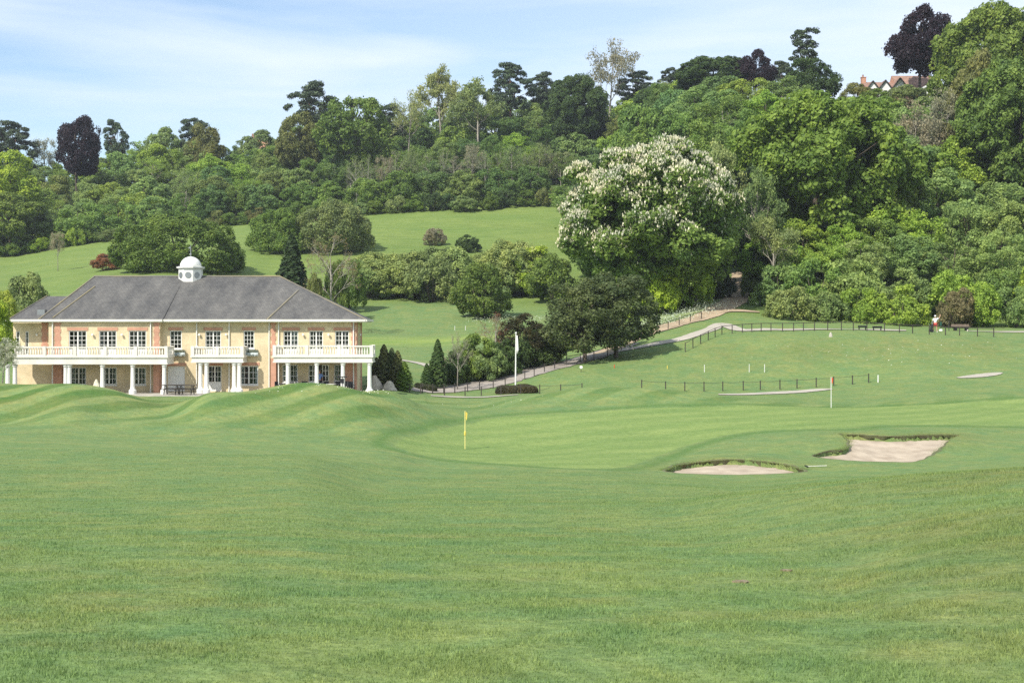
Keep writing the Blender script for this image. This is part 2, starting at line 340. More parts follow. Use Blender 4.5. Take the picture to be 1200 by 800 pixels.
mead = np.maximum(mead, np.clip((GY-165)/4, 0, 1) * np.clip((pxg-690)/60, 0, 1))
zone[..., 1] = np.where(front, mead, 0.2)
# brown rough: the bank on the right, tops of the mounds, the bunker surrounds
bank = np.clip(1 - np.abs(GY - 141 + n1) / 9, 0, 1) * np.clip((pxg - 790) / 60, 0, 1)
bk = np.zeros(GX.shape)
for B in (BUNK_L, BUNK_R):
    near = (np.abs(GX - np.mean([p[0] for p in B])) < 14) & (np.abs(GY - 74) < 14)
    bk[near] = np.maximum(bk[near], np.clip(1 - dist(B, GX[near], GY[near]) / 2.8, 0, 1) * np.clip((GY[near] - np.mean([p[1] for p in B]) + 1.2) / 2, 0, 1))
mt = np.clip(1 - np.abs(GY - 90) / 9, 0, 1) * np.clip((430 - pxg) / 50, 0, 1) * np.clip(0.2 + 0.7*n2, 0, 1)
shr = np.clip((pxg - 880 + 60*n1) / 220, 0, 1) * np.clip((56 - GY) / 10, 0, 1) * np.clip((GY - 5) / 6, 0, 1)
zone[..., 2] = np.where(front, np.clip(np.maximum.reduce([bank*np.clip(0.55+0.5*n2,0,1), bk*0.55, mt, shr*np.clip(0.45+0.5*n2,0,1)]), 0, 1), 0)
stripe = np.clip(1 - np.abs(GY - 91) / 15, 0, 1) * np.clip((480 - pxg) / 40, 0, 1)
stripe = np.maximum(stripe, np.clip(1 - np.abs(GY - 108) / 6, 0, 1) * 0.6)
zone2[..., 0] = np.where(front, stripe, 0)
zone2[..., 1] = np.where(front, np.maximum(shr, np.clip((30-GY)/20, 0, 1)*0.4), 0.3)
fair = np.clip(1 - np.abs(GY - 182) / 12, 0, 1) * np.clip((700 - pxg) / 40, 0, 1)         # far fairway
zone2[..., 2] = np.where(front, fair, 0)
wood = np.clip((GY - 352 + 4*n2) / 8, 0, 1)
wood = np.maximum(wood, np.clip((pxg - 850)/30, 0, 1) * np.clip((GY - 170 + n2) / 5, 0, 1))
wood = np.maximum(wood, np.clip((pxg - 690)/30, 0, 1) * np.clip((GY - 205 + n2) / 5, 0, 1))
zone2[..., 3] = np.where(front, wood, 0)
nr, na = GX.shape
V = np.stack([GX, GY, GH], -1).reshape(-1, 3); V = np.vstack([V, [[0, 0, H(np.array([0.0]), np.array([0.1]))[0]]]])
I = np.arange(nr*na).reshape(nr, na); In = np.roll(I, -1, axis=1)
q = np.stack([I[:-1], I[1:], In[1:], In[:-1]], -1).reshape(-1, 4)
tri = np.stack([np.full(na, nr*na), I[0], In[0]], -1)
me = bpy.data.meshes.new('ground'); me.vertices.add(len(V)); me.vertices.foreach_set('co', V.astype(np.float32).ravel())
nl = q.size + tri.size; me.loops.add(nl); me.loops.foreach_set('vertex_index', np.concatenate([q.ravel(), tri.ravel()]).astype(np.int32))
me.polygons.add(len(q) + len(tri))
ls = np.concatenate([np.arange(len(q))*4, q.size + np.arange(len(tri))*3]); me.polygons.foreach_set('loop_start', ls.astype(np.int32))
me.polygons.foreach_set('loop_total', np.concatenate([np.full(len(q), 4), np.full(len(tri), 3)]).astype(np.int32))
me.update(calc_edges=True); me.polygons.foreach_set('use_smooth', np.ones(len(me.polygons), bool))
for nm, z in (('zone', zone), ('zone2', zone2)):
    a = me.attributes.new(nm, 'FLOAT_COLOR', 'POINT'); zz = np.vstack([z.reshape(-1, 4), z[0, 0][None]]); a.data.foreach_set('color', zz.astype(np.float32).ravel())

def grass_nodes(n, b, blades=False):
    """grass colour from world position and the mown / rough zones"""
    Lk = n.links.new
    geo = N(n, 'ShaderNodeNewGeometry')
    def noise(sc, det=4, rough=0.55, stretch=None, dist=0.0):
        z = N(n, 'ShaderNodeTexNoise'); z.inputs['Scale'].default_value = sc; z.inputs['Detail'].default_value = det; z.inputs['Roughness'].default_value = rough; z.inputs['Distortion'].default_value = dist
        if stretch:
            mp = N(n, 'ShaderNodeMapping'); mp.inputs['Scale'].default_value = stretch; Lk(geo.outputs['Position'], mp.inputs['Vector']); Lk(mp.outputs[0], z.inputs['Vector'])
        else: Lk(geo.outputs['Position'], z.inputs['Vector'])
        return z.outputs['Fac']
    def ramp(v, p0, p1, c0, c1):
        r = N(n, 'ShaderNodeValToRGB'); r.color_ramp.elements[0].position = p0; r.color_ramp.elements[1].position = p1
        r.color_ramp.elements[0].color = (*c0, 1); r.color_ramp.elements[1].color = (*c1, 1); Lk(v, r.inputs[0]); return r.outputs[0]
    def mix(f, a, c, mode='MIX'):
        m = N(n, 'ShaderNodeMix', data_type='RGBA', blend_type=mode)
        if isinstance(f, float): m.inputs[0].default_value = f
        else: Lk(f, m.inputs[0])
        for s, k in ((a, 6), (c, 7)):
            if isinstance(s, tuple): m.inputs[k].default_value = (*s, 1)
            else: Lk(s, m.inputs[k])
        return m.outputs[2]
    def mul(a, c):
        m = N(n, 'ShaderNodeMath', operation='MULTIPLY'); 
        for s, k in ((a, 0), (c, 1)):
            if isinstance(s, float): m.inputs[k].default_value = s
            else: Lk(s, m.inputs[k])
        return m.outputs[0]
    z1 = N(n, 'ShaderNodeAttribute', attribute_name='zone'); z2 = N(n, 'ShaderNodeAttribute', attribute_name='zone2')
    s1 = N(n, 'ShaderNodeSeparateColor'); s2 = N(n, 'ShaderNodeSeparateColor'); Lk(z1.outputs['Color'], s1.inputs[0]); Lk(z2.outputs['Color'], s2.inputs[0])
    base = ramp(noise(0.28, 6, 0.65), 0.35, 0.65, (0.129, 0.198, 0.060), (0.183, 0.231, 0.073))
    base = mix(ramp(noise(0.8, 5, 0.65, dist=0.4), 0.42, 0.66, (0,0,0), (0.8,0.8,0.8)), base, (0.105, 0.190, 0.069))
    base = mix(ramp(noise(0.55, 6, 0.65, stretch=(1, 1.3, 1)), 0.52, 0.76, (0,0,0), (0.6,0.6,0.6)), base, (0.222, 0.218, 0.073))
    # meadow
    mead = ramp(noise(0.10, 7, 0.65, stretch=(0.5, 1, 1)), 0.3, 0.7, (0.128, 0.197, 0.044), (0.188, 0.242, 0.060))
    mead = mix(ramp(noise(0.6, 6, 0.7, stretch=(0.4, 1, 1)), 0.4, 0.75, (0,0,0), (0.55,0.55,0.55)), mead, (0.067, 0.121, 0.028))
    c = mix(s1.outputs[1], base, mead)
    fair = ramp(noise(0.15, 3, 0.5, stretch=(0.35, 2.0, 1)), 0.35, 0.6, (0.140, 0.231, 0.046), (0.229, 0.294, 0.070))
    c = mix(s2.outputs[2], c, fair)
    # mowing lay on the mounds
    wv = N(n, 'ShaderNodeTexWave'); wv.inputs['Scale'].default_value = 0.085; wv.inputs['Distortion'].default_value = 5.0; wv.inputs['Detail'].default_value = 2; wv.inputs['Detail Scale'].default_value = 0.35
    mpw = N(n, 'ShaderNodeMapping'); mpw.inputs['Rotation'].default_value = (0, 0, R(28)); Lk(geo.outputs['Position'], mpw.inputs['Vector']); Lk(mpw.outputs[0], wv.inputs['Vector'])
    st = ramp(wv.outputs['Fac'], 0.3, 0.7, (0.52, 0.70, 0.42), (1.30, 1.18, 1.15))
    c = mix(s2.outputs[0], c, mix(1.0, c, st, 'MULTIPLY'))
    # putting green
    wg = N(n, 'ShaderNodeTexWave'); wg.inputs['Scale'].default_value = 0.10; wg.inputs['Distortion'].default_value = 9; wg.inputs['Detail'].default_value = 2; wg.inputs['Detail Scale'].default_value = 0.3
    mg = N(n, 'ShaderNodeMapping'); mg.inputs['Rotation'].default_value = (0, 0, R(52)); Lk(geo.outputs['Position'], mg.inputs['Vector']); Lk(mg.outputs[0], wg.inputs['Vector'])
    gr = ramp(wg.outputs['Fac'], 0.2, 0.8, (0.169, 0.242, 0.067), (0.199, 0.267, 0.077))
    gr = mix(ramp(noise(0.35, 4, 0.5, stretch=(0.4, 1.6, 1)), 0.4, 0.7, (0,0,0), (0.6,0.6,0.6)), gr, (0.123, 0.201, 0.053))
    c = mix(s1.outputs[0], c, gr)
    c = mix(mul(z1.outputs['Alpha'], 0.9), c, (0.085, 0.161, 0.038))
    # rough
    rg = ramp(noise(0.9, 6, 0.7), 0.35, 0.68, (0.090, 0.137, 0.032), (0.222, 0.190, 0.068))
    c = mix(mul(s1.outputs[2], 0.6), c, rg)
    c = mix(z2.outputs['Alpha'], c, (0.059, 0.092, 0.023))
    # fine mottling
    fine = ramp(noise(14.0, 3, 0.7), 0.3, 0.72, (0.72, 0.76, 0.72), (1.3, 1.24, 1.28))
    c = mix(1.0, c, fine, 'MULTIPLY')
    mid = ramp(noise(2.6, 5, 0.7), 0.3, 0.72, (0.80, 0.84, 0.80), (1.2, 1.15, 1.2))
    c = mix(1.0, c, mid, 'MULTIPLY')
    if blades:
        at_ = N(n, 'ShaderNodeAttribute', attribute_name='v')
        c = mix(1.0, c, ramp(at_.outputs['Fac'], 0, 1, (1.1, 1.12, 1.05), (1.9, 1.78, 1.8)), 'MULTIPLY')
    Lk(c, b.inputs['Base Color']); b.inputs['Roughness'].default_value = 0.85; b.inputs['Specular IOR Level'].default_value = 0.15
    if not blades:
        bp = N(n, 'ShaderNodeBump'); bp.inputs['Strength'].default_value = 0.55; bp.inputs['Distance'].default_value = 0.05
        Lk(noise(9.0, 5, 0.7), bp.inputs['Height'])
        bp2 = N(n, 'ShaderNodeBump'); bp2.inputs['Strength'].default_value = 0.5; bp2.inputs['Distance'].default_value = 0.25
        Lk(noise(1.3, 4, 0.65), bp2.inputs['Height']); Lk(bp.outputs[0], bp2.inputs['Normal']); Lk(bp2.outputs[0], b.inputs['Normal'])
    return c
mg_, n_, b_, o_ = mat_new('turf'); grass_nodes(n_, b_); me.materials.append(mg_)
ground = link_mesh('ground', me); tag(ground, kind='structure')

# ---- grass blades near the camera: one sheet of uncountable turf
def zone_at(x, y):
    a = np.arctan2(x, y); r = np.hypot(x, y)
    j = np.clip(np.searchsorted(AF, a), 0, na-1); i = np.clip(np.searchsorted(RF, r), 0, nr-1)
    return zone[i, j], zone2[i, j], i, j
mb_, n_, b_, o_ = mat_new('grass_blades'); cc = grass_nodes(n_, b_, True)
tr = N(n_, 'ShaderNodeBsdfTranslucent'); n_.links.new(cc, tr.inputs[0]); ms = N(n_, 'ShaderNodeMixShader'); ms.inputs[0].default_value = 0.35
n_.links.new(b_.outputs[0], ms.inputs[1]); n_.links.new(tr.outputs[0], ms.inputs[2]); n_.links.new(ms.outputs[0], o_.inputs[0])
M['blade'] = mb_
def make_blades(name, x, y, hgt, wid, rng, dz=0.0, label=None):
    n = len(x); z = H(x, y) - 0.004 + dz
    az = rng.uniform(0, 6.283, n); lean = rng.uniform(0.1, 0.9, n); la = rng.uniform(0, 6.283, n)
    dx = np.cos(az)*wid/2; dy = np.sin(az)*wid/2
    hx = np.sin(lean)*np.cos(la)*hgt; hy = np.sin(lean)*np.sin(la)*hgt; hz = np.cos(lean)*hgt
    V = np.empty((n, 3, 3)); V[:,0] = np.stack([x-dx, y-dy, z], 1); V[:,1] = np.stack([x+dx, y+dy, z], 1); V[:,2] = np.stack([x+hx, y+hy, z+hz], 1)
    v = np.repeat(rng.random(n), 3); me = quads_mesh(name, V.reshape(-1, 3), 3, v, mb_)
    z1, z2, _, _ = zone_at(x, y)
    for nm, z in (('zone', z1), ('zone2', z2)):
        a = me.attributes.new(nm, 'FLOAT_COLOR', 'POINT'); a.data.foreach_set('color', np.repeat(z, 3, axis=0).astype(np.float32).ravel())
    o = link_mesh(name, me); tag(o, label, 'grass', kind='stuff'); return o
rg = np.random.default_rng(11); nb = 620000
Yb = np.exp(rg.uniform(math.log(4.5), math.log(62), nb)); ub = rg.uniform(-0.44, 0.44, nb); xb = ub*Yb
tall = np.clip(0.5 + 0.8*noise2(xb, Yb, 1.6, 21), 0, 1); z1b, z2b, _, _ = zone_at(xb, Yb)
sc = 1 + Yb/22
hb = (0.011 + 0.009*tall + 0.016*z2b[:,1]*tall**2) * rg.uniform(0.6, 1.4, nb) * np.minimum(sc, 2.6)**0.7
make_blades('grass', xb, Yb, hb, 0.0045*sc*rg.uniform(0.7,1.3,nb), rg, label='short green turf grass covering the foreground fairway')

# ---------------------------------------------------------------- sand, turf rims, paths
sand_m = mat_plain('sand', (0.31, 0.25, 0.18), 0.95, 0.12, 1.1, bump=1.0, col2=(0.46, 0.385, 0.285), detail=10)
rim_m = mat_plain('bunker_edge', (0.10, 0.085, 0.05), 0.95, 0.4, 3, col2=(.14,.17,.07))
def bunker(B, back_drop, rise):
    xs = [p[0] for p in B]; ys = [p[1] for p in B]; s = 0.16
    gx, gy = np.meshgrid(np.arange(min(xs)-.3, max(xs)+.3, s), np.arange(min(ys)-.3, max(ys)+.3, s))
    d = dist(B, gx, gy); ii = inside(B, gx, gy); keep = ii | (d < 0.3)
    y0, y1 = min(ys), max(ys); t = np.clip((gy - y0)/(y1 - y0), 0, 1)
    zz = H(gx, gy) - 0.06 - back_drop*np.clip(t*3, 0, 1) - np.clip(d*ii/1.5, 0, 1)*rise*(1 - t*t) + 0.02*noise2(gx, gy, 1.2, 31) + 0.008*noise2(gx, gy, 0.35, 32, 2)
    zz = np.where(ii, zz, zz - 0.05)
    idx = -np.ones(gx.shape, int); idx[keep] = np.arange(keep.sum())
    V = np.stack([gx[keep], gy[keep], zz[keep]], 1)
    fs = []
    for i in range(gx.shape[0]-1):
        for j in range(gx.shape[1]-1):
            f = (idx[i,j], idx[i,j+1], idx[i+1,j+1], idx[i+1,j])
            if min(f) >= 0: fs.append(f)
    me = bpy.data.meshes.new('bunker_sand'); me.from_pydata(V.tolist(), [], fs); me.polygons.foreach_set('use_smooth', [True]*len(me.polygons)); me.materials.append(sand_m)
    tag(link_mesh('bunker_sand', me), kind='structure')
    # ragged earth face below the turf, all round the sand
    n = len(B); mb = MB(); cx = sum(xs)/n; cy = sum(ys)/n; rr = random.Random(5); pts = []
    dens = smooth_poly(B, True, 5)
    for p in dens:
        v = Vector((p[0]-cx, p[1]-cy)); v.normalize(); k = 0.05*math.sin(p[0]*2.3+p[1]*3.1)+.03*math.sin(p[0]*6.1-p[1]*4.2); tt = min(1, max(0, (p[1]-y0)/(y1-y0)*2.2 - .3))
        pts.append((p[0]+v.x*k, p[1]+v.y*k, v, tt))
    m = len(pts)
    for i in range(m):
        a, b = pts[i], pts[(i+1) % m]
        def row(q):
            h = h1(q[0], q[1]) + 0.012 + 0.07*q[3]; dp = 0.05 + (0.17 + .06*math.sin(q[0]*3.7) + .05*math.sin(q[0]*9.1+q[1]*5))*q[3]; v = q[2]; w = 1
            return [(q[0]+v.x*0.35, q[1]+v.y*0.35, h-.12), (q[0]+v.x*0.02, q[1]+v.y*0.02, h), (q[0]-v.x*0.05*w, q[1]-v.y*0.05*w, h-0.05), (q[0]+v.x*.05, q[1]+v.y*.05, h-dp)]
        ra, rb = row(a), row(b)
        for k in range(3): mb.poly([ra[k], rb[k], rb[k+1], ra[k+1]])
    tag(mb.build('bunker_edge', rim_m), kind='structure')
    # grass fringe hanging over the back edge
    k = rg.integers(0, m, 14000); P4 = np.array([(p[0], p[1], p[2].x, p[2].y, p[3]) for p in pts])[k]
    w = P4[:,4] > 0.45; P4 = P4[w]; off = rg.normal(0.06, 0.09, len(P4))
    fx = P4[:,0] + P4[:,2]*off + rg.normal(0, .14, len(P4)); fy = P4[:,1] + P4[:,3]*off + rg.normal(0, .05, len(P4))
    return fx, fy
f1 = bunker(BUNK_L, 0.16, 0.10); f2 = bunker(BUNK_R, 0.20, 0.28)
fx = np.concatenate([f1[0], f2[0]]); fy = np.concatenate([f1[1], f2[1]])
make_blades('grass_fringe', fx, fy, rg.uniform(.02,.06,len(fx)), rg.uniform(.010,.020,len(fx)), rg, dz=0.03, label='ragged grass fringe along the turf edges of both sand bunkers')

tarmac = mat_plain('pale_tarmac', (0.29, 0.255, 0.215), 0.9, 0.2, 0.8, detail=8); dirt = mat_plain('dirt_track', (0.36, 0.275, 0.18), 0.95, 0.25, 0.6, detail=8)
white_path = mat_plain('white_path', (0.38, 0.345, 0.28), 0.9, 0.12, 0.8)
def ribbon(name, cl, mat, off=0.05, n=5, sub=10):
    """cl: (px, Y, half width in metres), laid along the ground"""
    pts = smooth_poly([((px-CX)/F*Y, Y, w) for px, Y, w in cl], False, sub); mb = MB(); rows = []
    for i, p in enumerate(pts):
        a = pts[max(i-1, 0)]; b = pts[min(i+1, len(pts)-1)]; d = Vector((b[0]-a[0], b[1]-a[1])).normalized(); nn = Vector((-d.y, d.x))
        jl = random.uniform(.92, 1.06); jr = random.uniform(.92, 1.06)
        rows.append([(p[0]+nn.x*p[2]*t*(jl if t<0 else jr), p[1]+nn.y*p[2]*t*(jl if t<0 else jr)) for t in np.linspace(-1, 1, n)])
    a = np.array(rows); z = H(a[...,0], a[...,1]) + off
    vs = [(a[i,j,0], a[i,j,1], z[i,j]) for i in range(len(rows)) for j in range(n)]
    mb.mesh(vs, [(i*n+j, i*n+j+1, (i+1)*n+j+1, (i+1)*n+j) for i in range(len(rows)-1) for j in range(n-1)])
    o = mb.build(name, mat, smooth=True); return tag(o, kind='structure')
def px_at(pairs): # (px, py, halfwidth) -> (px, Y, hw) by looking down on the land
    o = []
    for px, py, w in pairs: v = hit(px, py, Y0=100); o.append((px, v.y, w))
    return o
# ---------------------------------------------------------------- trees
def unit(v): return v / np.maximum(np.linalg.norm(v, axis=-1, keepdims=True), 1e-9)
def rdir(r, n): return unit(r.normal(size=(n, 3)))
def fib(n, r, jit=0.25):
    i = np.arange(n) + 0.5; ph = np.arccos(1 - 2*i/n); th = math.pi*(1+5**.5)*i
    v = np.stack([np.cos(th)*np.sin(ph), np.sin(th)*np.sin(ph), np.cos(ph)], 1); return unit(v + r.normal(size=v.shape)*jit)
def leaf_quads(r, pos, nrm, size, aspect=0.6):
    n = len(pos); t = unit(np.cross(nrm, rdir(r, n))); b = np.cross(nrm, t); s = (size * r.uniform(0.6, 1.35, n))[:, None]
    V = np.empty((n, 4, 3)); V[:,0] = pos - t*s*.5; V[:,1] = pos + b*s*.5*aspect; V[:,2] = pos + t*s*.5; V[:,3] = pos - b*s*.5*aspect
    return V.reshape(-1, 3)
def leaves_on_lobes(r, lobes, n, size, sub=9, flat=1.0, fill=0.62, upbias=0.25):
    c = np.array([l[0] for l in lobes]); rad = np.array([l[1] for l in lobes]); K = len(lobes)
    ctr = c.mean(0); w = rad**2; k = r.choice(K, n, p=w/w.sum())
    sd = unit(rdir(r, K*sub).reshape(K, sub, 3) + 0.75*unit(c - ctr)[:, None, :] + np.array([0, 0, upbias]))
    sr = r.uniform(0.30, 0.52, (K, sub)); sv = r.uniform(0, 1, (K, sub))
    j = r.integers(0, sub, n)
    c2 = c[k] + sd[k, j]*rad[k][:, None]*r.uniform(.66, .72, n)[:, None]*np.array([1, 1, flat]); r2 = sr[k, j]*rad[k]
    d = unit(rdir(r, n) + 0.45*sd[k, j]); rr = r.uniform(fill, 1.04, n)
    stray = r.random(n) < 0.05; rr = np.where(stray, rr*1.28, rr)
    pos = c2 + d*(r2*rr)[:, None]*np.array([1, 1, flat*0.85])
    nrm = unit(d*0.75 + rdir(r, n)*0.75 + np.array([0, 0, 0.25]))
    val = np.clip(0.5*sv[k, j] + 0.5*r.random(n) , 0, 1)
    return pos, nrm, val, d
def trunk_mesh(mb, r, H_, rad, lobes, crown0, lean=0.03, nl=7):
    top = Vector((r.normal()*lean*H_, r.normal()*lean*H_, H_*0.82)); pts = []
    for i in range(7):
        t = i/6; pts.append(Vector((top.x*t + math.sin(t*5+r.random()*.5)*.02*H_*t, top.y*t, -0.35 + (top.z+.35)*t)))
    mb.tube(pts, [rad*(1.35 if i == 0 else 1)*(1-0.82*i/6) for i in range(7)], 7)
    ls = sorted(range(len(lobes)), key=lambda q: r.random())[:nl]
    for q in ls:
        c = Vector(lobes[q][0]); t0 = r.uniform(max(0.15, crown0*0.7), 0.7); z0 = t0*H_; s = Vector((top.x*t0/.82, top.y*t0/.82, min(z0, max(c.z - .12*H_, crown0*.8*H_))))
        m = s.lerp(c, 0.5) + Vector((0, 0, 0.05*H_)); mb.tube([s, m, c], [rad*.42, rad*.28, rad*.07], 5)
def skeleton(r, mb, H_, rad, crown0, spread, depth=4, nchild=3, up=0.5):
    """branching limbs, returns twig ends"""
    ends = []
    def grow(p, d, l, rd, k):
        q = p + d*l; m = p.lerp(q, .5) + Vector(r.normal(size=3))*l*.06
        mb.tube([p, m, q], [rd, rd*.8, rd*.55], 5 if k > 1 else 3, cap=False); ends.append((q, k))
        if k <= 0: return
        for _ in range(nchild + (1 if r.random() < .4 else 0)):
            nd = (d*1.0 + Vector(r.normal(size=3))*spread + Vector((0, 0, up*.3))).normalized()
            grow(q if r.random() < .6 else m, nd, l*r.uniform(.55, .82), rd*.55, k-1)
    top = Vector((r.normal()*.03*H_, r.normal()*.03*H_, H_*.62))
    mb.tube([(0, 0, -.3), (top.x*.4, top.y*.4, top.z*.45), top], [rad*1.2, rad*.8, rad*.45], 7)
    for i in range(7):
        t = crown0/.62 + (1-crown0/.62)*(i+.5)/7; s = top*t; a = i*2.4 + r.random()
        nd = Vector((math.cos(a), math.sin(a), .55+.5*t)).normalized(); grow(s, nd, H_*.2*(1.25-.4*t), rad*.4, depth-1)
    grow(top, Vector((0, 0, 1)), H_*.16, rad*.4, depth-1)
    return ends
def build_kind(kind, seed):
    """returns (trunk mesh, crown mesh, extra mesh or None, W, H) at real scale"""
    r = np.random.default_rng(seed); mb = MB(); extra = None; needle = False; bark = M['bark']
    if kind in ('broad', 'beech', 'fine'):
        H_, W_ = 12.0, 10.0; c0 = dict(broad=.08, fine=.07, beech=.27)[kind]
        nL = 26; d = fib(nL, r, .3); d[:, 2] = np.where(d[:, 2] < -.55, -.55, d[:, 2])
        cz = H_*(c0 + (1-c0)*.5); rz = H_*(1-c0)*.5
        k = r.uniform(.52, .76, nL)[:, None]
        lobes = [(np.array([dd[0]*W_*.5, dd[1]*W_*.5, cz + dd[2]*rz])*1.0 if False else np.array([dd[0]*W_*.5*kk[0], dd[1]*W_*.5*kk[0], cz + dd[2]*rz*kk[0]]), W_*r.uniform(.13, .21)) for dd, kk in zip(d, k)]
        lobes.append((np.array([0, 0, cz]), W_*.28))
        n = 19000; size = .36
        if kind == 'fine': n = 15000; size = .32
        pos, nrm, val, dd = leaves_on_lobes(r, lobes, n, size, fill=.55)
        trunk_mesh(mb, r, H_, .27, lobes, c0)
    elif kind == 'bigbroad':
        H_, W_ = 16.0, 18.0; c0 = .06; cz = H_*.52; rz = H_*.46; lobes = []
        for dd in fib(84, r, .22):
            if dd[2] < -.75: continue
            kk = r.uniform(.66, .86); lobes.append((np.array([dd[0]*W_*.5*kk, dd[1]*W_*.5*kk, cz + dd[2]*rz*kk]), W_*r.uniform(.07, .115)))
        lobes.append((np.array([0, 0, cz]), W_*.34))
        for dd in fib(30, r, .3): lobes.append((np.array([dd[0]*W_*.27, dd[1]*W_*.27, cz + dd[2]*rz*.56]), W_*r.uniform(.10, .14)))
        pos, nrm, val, dd = leaves_on_lobes(r, lobes, 100000, .40, sub=12, fill=.6); size = .40
        trunk_mesh(mb, r, H_, .5, lobes, c0, nl=6)
    elif kind == 'chestnut':
        H_, W_ = 19.5, 22.0; c0 = .03; lobes = []; cz = H_*.50; rz = H_*.485
        for dd in fib(90, r, .2):
            if dd[2] < -.85: continue
            kk = r.uniform(.56, .90); wz = 1.0 - .10*max(0, dd[2]) - .16*max(0, -dd[2])
            lobes.append((np.array([dd[0]*W_*.5*kk*wz, dd[1]*W_*.5*kk*wz, cz + dd[2]*rz*kk]), W_*r.uniform(.065, .105)))
        lobes.append((np.array([0, 0, cz]), W_*.35))
        for dd in fib(34, r, .3): lobes.append((np.array([dd[0]*W_*.27, dd[1]*W_*.27, cz*.95 + dd[2]*rz*.58]), W_*r.uniform(.10, .14)))
        size = .40; pos, nrm, val, dd = leaves_on_lobes(r, lobes, 130000, size, sub=12, fill=.62)
        trunk_mesh(mb, r, H_, .7, lobes, c0, nl=4)
        out = unit((pos - np.array([0, 0, cz*.75])) / np.array([W_/2, W_/2, rz]))
        prob = np.clip((out[:, 2]*1.15 + .12 - .42*out[:, 0] + .22*np.sin(pos[:,0]*.9)*np.sin(pos[:,2]*.8+pos[:,1]*.7)), 0.015, 1) * (dd[:, 2] > -.25) * (np.linalg.norm((pos-np.array([0,0,cz]))/np.array([W_/2, W_/2, rz]), axis=1) > .72)
        pk = np.where(r.random(len(pos)) < prob*.60)[0]
        fp = pos[pk] + dd[pk]*.12; m_ = len(fp); V = []
        for q in range(2):
            a = r.uniform(0, 6.28, m_); t = np.stack([np.cos(a), np.sin(a), 0*a], 1)*.062*r.uniform(.7, 1.3, m_)[:, None]; up = np.stack([r.normal(0, .05, m_), r.normal(0, .05, m_), r.uniform(.17, .30, m_)], 1)
            V.append(np.stack([fp - t, fp + t, fp + t*.5 + up, fp - t*.5 + up], 1))
        V = np.concatenate(V).reshape(-1, 3); extra = quads_mesh('blossom', V, 4, np.repeat(r.random(len(V)//4), 4), M['petal'])
    elif kind == 'shrub':
        H_, W_ = 5.0, 7.0; nL = 22; lobes = []
        for dd in fib(nL, r, .35):
            dd = dd.copy(); dd[2] = abs(dd[2])*1.0; kk = r.uniform(.5, .78)
            lobes.append((np.array([dd[0]*W_*.5*kk, dd[1]*W_*.5*kk, H_*.16 + dd[2]*H_*.78*kk]), W_*r.uniform(.12, .20)))
        lobes.append((np.array([0, 0, H_*.3]), W_*.25)); size = .26
        pos, nrm, val, dd = leaves_on_lobes(r, lobes, 13000, size, fill=.55); k = pos[:, 2] > -.2; pos, nrm, val = pos[k], nrm[k], val[k]
        for q in range(5):
            a = q*1.3; mb.tube([(math.cos(a)*.15, math.sin(a)*.15, -.3), (math.cos(a)*.6, math.sin(a)*.6, 1.3), (math.cos(a)*1.5, math.sin(a)*1.5, 3.0)], [.09, .06, .02], 5)
    elif kind == 'bigshrub':       # broad domed willow mass
        H_, W_ = 10.0, 20.0; lobes = []
        for dd in fib(90, r, .22):
            if dd[2] < -.3: continue
            kk = r.uniform(.7, .86); lobes.append((np.array([dd[0]*W_*.5*kk, dd[1]*W_*.4*kk, H_*.22 + dd[2]*H_*.72*kk]), W_*r.uniform(.07, .10)))
        lobes.append((np.array([0, 0, H_*.30]), W_*.33)); lobes.append((np.array([W_*.2, 0, H_*.25]), W_*.2)); lobes.append((np.array([-W_*.2, 0, H_*.25]), W_*.2)); size = .34
        pos, nrm, val, dd = leaves_on_lobes(r, lobes, 60000, size, sub=14, fill=.45); k = pos[:, 2] > -.2; pos, nrm, val = pos[k], nrm[k], val[k]
        for q in range(7):
            a = q*.9; mb.tube([(math.cos(a)*.3, math.sin(a)*.3, -.4), (math.cos(a)*2, math.sin(a)*1.6, 3), (math.cos(a)*5, math.sin(a)*4, 6)], [.2, .14, .04], 5)
    elif kind == 'pine':
        H_, W_ = 15.0, 10.0; lobes = []; needle = True; bark = M['bark_pine']
        for i in range(38):
            t = .36 + .61*((i+r.random()*.8)/38); w = W_*.5*(1.05 - abs(t-.60)*1.75); a = i*2.4 + r.random(); q = r.uniform(.05, .92)
            lobes.append((np.array([math.cos(a)*w*q, math.sin(a)*w*q, H_*t]), W_*r.uniform(.11, .19)))
        size = .36; pos, nrm, val, dd = leaves_on_lobes(r, lobes, 19000, size, flat=.85, fill=.4, upbias=.6)
        trunk_mesh(mb, r, H_, .3, lobes, .5, nl=17)
    elif kind == 'cedar':     # tall irregular conifer with clumps down the stem
        H_, W_ = 18.0, 8.0; lobes = []; needle = True
        for i in range(30):
            t = .28 + .70*(i+r.random())/30; w = W_*.5*(1.15 - .75*t); a = i*2.4 + r.random(); q = r.uniform(.2, .95)
            lobes.append((np.array([math.cos(a)*w*q, math.sin(a)*w*q, H_*t]), W_*r.uniform(.14, .22)))
        size = .36; pos, nrm, val, dd = leaves_on_lobes(r, lobes, 14500, size, flat=.8, fill=.4, upbias=.3)
        trunk_mesh(mb, r, H_, .33, lobes, .3, nl=20)
    elif kind == 'cone':       # small conifer
        H_, W_ = 6.0, 2.6; needle = True; n = 8000; t = r.random(n)**.75; a = r.uniform(0, 6.28, n); ph = np.floor(t*16)/16
        rad = W_*.5*(1-t)**.62*np.minimum(1,.6+t*3)*(.72+.35*np.sin(a*5 + ph*40)*.5+.25*np.sin(ph*90)*.3); q = r.uniform(.55, 1, n)
        pos = np.stack([np.cos(a)*rad*q, np.sin(a)*rad*q, t*H_ + .1], 1); dd = np.stack([np.cos(a), np.sin(a), .4+0*a], 1)
